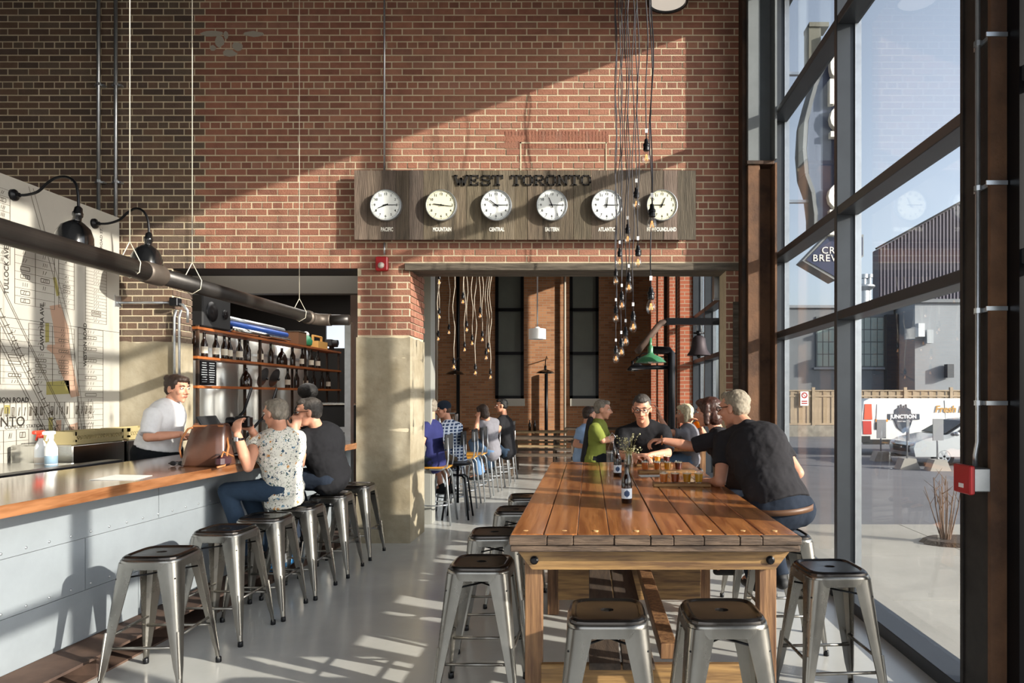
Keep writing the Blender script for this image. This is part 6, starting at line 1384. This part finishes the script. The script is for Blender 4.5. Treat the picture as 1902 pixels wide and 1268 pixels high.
MB().bb(sx_(1498), sx_(1520), Ys-.1, Ys+.1, sz_(118), sz_(50)).bb(sx_(1498), sx_(1534), Ys-.12, Ys+.12, sz_(58), sz_(50)).obj('top_post', mat('sign_post_olive', '#6c6b60', .7), sg)
dm = [(1484, 488), (1530, 440), (1596, 440), (1596, 480), (1545, 524)]
MB().prism([(sx_(a), sz_(b)) for a, b in dm], (0, Ys-.14, 0), (1, 0, 0), (0, 0, 1), (0, .28, 0)).obj('arrow_rim', M_sr, sg)
dm = [(1490, 487), (1531, 445), (1594, 445), (1594, 478), (1545, 518)]
MB().prism([(sx_(a), sz_(b)) for a, b in dm], (0, Ys-.15, 0), (1, 0, 0), (0, 0, 1), (0, .3, 0)).obj('arrow_face', M_sb, sg)
MB().bb(2.2, sx_(1520), Ys-.03, Ys+.03, sz_(377), sz_(372)).bb(2.2, sx_(1520), Ys-.03, Ys+.03, sz_(140), sz_(135)).obj('bracket', M_galv, sg)
M_let = mat('channel_letter', '#e4e2da', .5)
for i, ch in enumerate('JUNCTION'):
    py = 92+47.3*i; text('letter', ch, .42, (sx_(1549), Ys-.19, sz_(py)), FRONT, M_let, sg, ext=.045, bold=.018, sx=.9)
text('small_lettering', 'CRAFT', .125, (sx_(1548), Ys-.155, sz_(470)), FRONT, M_let, sg, ext=.004, spacing=1.15); text('small_lettering', 'BREWERY', .125, (sx_(1545), Ys-.155, sz_(484)), FRONT, M_let, sg, ext=.004, spacing=1.15)
# van (side on, nose right)
def wheel(mb_parent, x, y, r, nm='wheel'):
    w = L().lathe([(r*.55, -.1), (r, -.1), (r, .1), (r*.55, .1)], c=(x, y, r), M=FRONT, n=28).obj(nm, M_black, mb_parent, 40)
    m = L().lathe([(0, .09), (r*.2, .115), (r*.22, .09)], c=(x, y, r), M=FRONT, n=20, cap=False)
    for k in range(6):
        a = PI*k/3; m.beam((x, y-.10, r), (x+r*.55*math.cos(a), y-.10, r+r*.55*math.sin(a)), .05, .03, up=(0, 1, 0))
    m.lathe([(r*.52, .1), (r*.6, .115), (r*.6, .08)], c=(x, y, r), M=FRONT, n=28, cap=False).obj('rim', M_galv, w, 40)
Yv = 24.2; vx = P(1600, 0, Yv).x; g0 = gz(Yv)-.02
vn = thing('delivery_van', 'white delivery van with badge and gold script parked outside', 'van', (vx, Yv, g0)); M_vw = mat('van_white', '#d8d8d6', .3, coat=.5)
prof = [(.02, .42), (.0, .8), (.05, 1.5), (.14, 1.95), (.35, 2.05), (3.9, 2.05), (4.3, 1.85), (4.75, 1.35), (5.5, 1.15), (5.68, .95), (5.7, .42)]
def carbody(par, prof, w, m, inset=.12, nm='body', off=0):
    n = len(prof); vs = []
    zs_ = [p[1] for p in prof]; zm = .95
    for (yy, f) in ((0, 1), (.0, 0), (w, 0), (w, 1)): pass
    mb = L(); rings = []
    for yy, k in ((0.10, 1), (0, 0), (w, 0), (w-.10, 1)):
        r = []
        for (x, z) in prof:
            xs = x; zz = z; tum = max(0, z-zm)*inset
            y2 = (yy+tum) if yy < w/2 else (yy-tum)
            if k: cx = prof[len(prof)//2][0]; xs = x; zz = z+.0; xs += .04 if x < 1 else (-.04 if x > 3 else 0); zz = min(z, max(zs_)-.0)-(.0 if z < 1 else .0); y2 = y2-.10+.0 if yy < w/2 else y2+.10
            r.append((xs, y2, zz))
        rings.append(r)
    r0, r1, r2, r3 = rings
    mb.add(r1+r2, [tuple(range(n)), tuple(reversed(range(n, 2*n)))]+[(i, n+i, n+(i+1) % n, (i+1) % n) for i in range(n)]); return mb.obj(nm, m, par, 35)
carbody(vn, prof, 1.9, M_vw)
def ysd(z, inset=.12): return max(0, z-.95)*inset-.006
def sp_(poly, m, nm, par, t=.01, ins=.12):
    vs = [(x, ysd(z, ins), z) for x, z in poly]; k = len(poly); return L().add([(x, y-t, z) for x, y, z in vs]+[(x, y+.02, z) for x, y, z in vs], [tuple(range(k)), tuple(reversed(range(k, 2*k)))]+[(i, k+i, k+(i+1) % k, (i+1) % k) for i in range(k)]).obj(nm, m, par)
sp_([(.05, .42), (5.65, .42), (5.65, .60), (.05, .60)], M_blackm, 'lower_trim', vn); sp_([(-.04, .5), (.3, .5), (.3, .72), (-.02, .72)], M_blackm, 'bumper', vn, .03)
sp_([(.06, .78), (.36, .78), (.36, 1.25), (.06, 1.25)], mat('van_red', '#b4372c', .4), 'red_patch', vn); sp_([(.10, 1.3), (.40, 1.3), (.40, 1.85), (.16, 1.85)], mat('van_orange', '#c9502e', .4), 'orange_patch', vn)
sp_([(.55, 1.3), (.9, 1.3), (.92, 1.85), (.6, 1.85)], mat('poster_white', '#ededec', .5), 'notice_patch', vn); sp_([(.5, .95), (.85, .95), (.85, 1.2), (.5, 1.2)], M_blackm, 'fuel_patch', vn); sp_([(.52, 1.22), (.95, 1.22), (.95, 1.32), (.52, 1.32)], mat('badge_orange', '#d98a2b', .5), 'small_patch', vn)
sp_([(1.6, .62), (3.6, .62), (3.6, .605), (1.6, .605)], M_black, 'seam', vn)
for xs in (3.0,): sp_([(xs, .62), (xs+.015, .62), (xs+.015, 1.98), (xs, 1.98)], M_sr, 'door_seam', vn)
M_bdg = mat('badge_dark', '#2e3644', .4)
bw = 1.50
sp_([(bw-.32, 1.28), (bw-.28, 1.65), (bw-.16, 1.72), (bw+.16, 1.72), (bw+.28, 1.65), (bw+.32, 1.28), (bw+.22, 1.02), (bw, .82), (bw-.22, 1.02)], M_bdg, 'shield_badge', vn, .012)
sp_([(bw-.55, 1.30), (bw+.58, 1.30), (bw+.58, 1.50), (bw-.55, 1.50)], M_bdg, 'badge_banner', vn, .018)
for k in range(4): sp_([(bw-.16+.09*k, 1.72), (bw-.12+.09*k, 1.72), (bw-.12+.09*k, 1.8+.04*(k % 2)), (bw-.16+.09*k, 1.8+.04*(k % 2))], M_bdg, 'badge_tower', vn, .012)
VM = cols((1, 0, 0), (0, .12, 1), (0, -1, .12))
text('badge_lettering', 'JUNCTION', .19, (vx+bw, Yv+ysd(1.4)-.022, g0+1.40), VM, M_white, vn, ext=.002, bold=.006); text('badge_lettering', 'CRAFT BREWING', .06, (vx+bw, Yv+ysd(1.22)-.022, g0+1.235), VM, M_white, vn, ext=.002)
text('script_lettering', 'Fresh Beer!', .34, (vx+3.45, Yv+ysd(1.7)-.02, g0+1.66), VM @ cols((1, 0, 0), (.25, 1, 0), (0, 0, 1)), mat('gold_script', '#a87c2e', .4), vn, ext=.003, bold=.008)
sp_([(4.25, 1.2), (4.7, 1.2), (4.3, 1.75), (4.0, 1.75)], M_black, 'side_window', vn, .012)
for x in (1.5, 4.75): wheel(vn, x, .14, .37)
for x in (.14,): L().bb(-.01, .03, .2, .45, .9, 1.5).bb(-.01, .03, 1.45, 1.7, .9, 1.5).obj('tail_light', M_red, vn)
# silver car
Yc_ = 20.6; cx0 = P(1690, 0, Yc_).x+.12; g1 = gz(Yc_)-.02
cr_ = thing('silver_car', 'silver hatchback parked in front of the van', 'car', (cx0, Yc_, g1)); M_sil = mat('car_silver', '#a9acae', .25, metal=.6, coat=.6)
carbody(cr_, [(.05, .3), (.0, .55), (.06, .72), (.35, .84), (1.05, .98), (1.7, 1.38), (2.3, 1.47), (3.4, 1.42), (4.1, 1.05), (4.3, .9), (4.3, .3)], 1.7, M_sil, .22)
sp_([(1.25, 1.02), (1.75, 1.33), (2.3, 1.40), (2.35, 1.0)], M_black, 'side_window', cr_, .01, .22); sp_([(2.42, 1.0), (2.38, 1.40), (3.2, 1.36), (3.5, 1.02)], M_black, 'side_window', cr_, .01, .22)
L().add([(1.02, .12, .99), (1.62, .2, 1.36), (1.62, 1.5, 1.36), (1.02, 1.6, .99), (1.0, .12, 1.01), (1.6, .2, 1.38), (1.6, 1.5, 1.38), (1.0, 1.6, 1.01)], [(0, 1, 2, 3), (7, 6, 5, 4), (0, 4, 5, 1), (1, 5, 6, 2), (2, 6, 7, 3), (3, 7, 4, 0)]).obj('windscreen', M_black, cr_)
L().bb(-.03, .06, .35, 1.35, .42, .62).obj('grille', M_black, cr_); L().sphere((.12, .2, .66), (.16, .12, .08)).obj('headlight', mat('headlight', '#dfe4e8', .1), cr_, True); L().sphere((.12, 1.5, .66), (.16, .12, .08)).obj('headlight', MATS['headlight'], cr_, True)
L().sphere((1.25, -.08, 1.0), (.09, .09, .07)).obj('mirror', M_sil, cr_, True)
for x in (.92, 3.4): wheel(cr_, x, .11, .31)
# rooftop kayak-like bar on the car's left and sign posts with concrete feet
for i, (px, pyb, pyt, Yq) in enumerate(((1636, 845, 770, 22.5), (1685, 855, 765, 20.0), (1741, 864, 770, 19.6))):
    g = gz(Yq)-.02; x = P(px, 0, Yq).x; t = thing('sign_post', ['leftmost', 'middle', 'rightmost'][i]+' grey parking sign post in a concrete foot', 'sign post', (x, Yq, g), group='parking sign posts')
    s_ = Yq/F; L().prism([(-.30, 0), (.30, 0), (.17, .32), (-.17, .32)], (0, -.2, 0), (1, 0, 0), (0, 0, 1), (0, .4, 0)).obj('concrete_foot', M_pave, t); L().tube([(0, 0, .3), (0, 0, (pyb-pyt)*s_+.0)], .025).obj('pole', M_galv, t, True)
    L().box((.0, -.04, (pyb-pyt)*s_-.28), (.30 if i != 1 else .09, .03, .62)).obj('sign_plate', mat('sign_back_grey', '#7e8084', .5), t)
# cable of faint rooftop far sky houses not visible
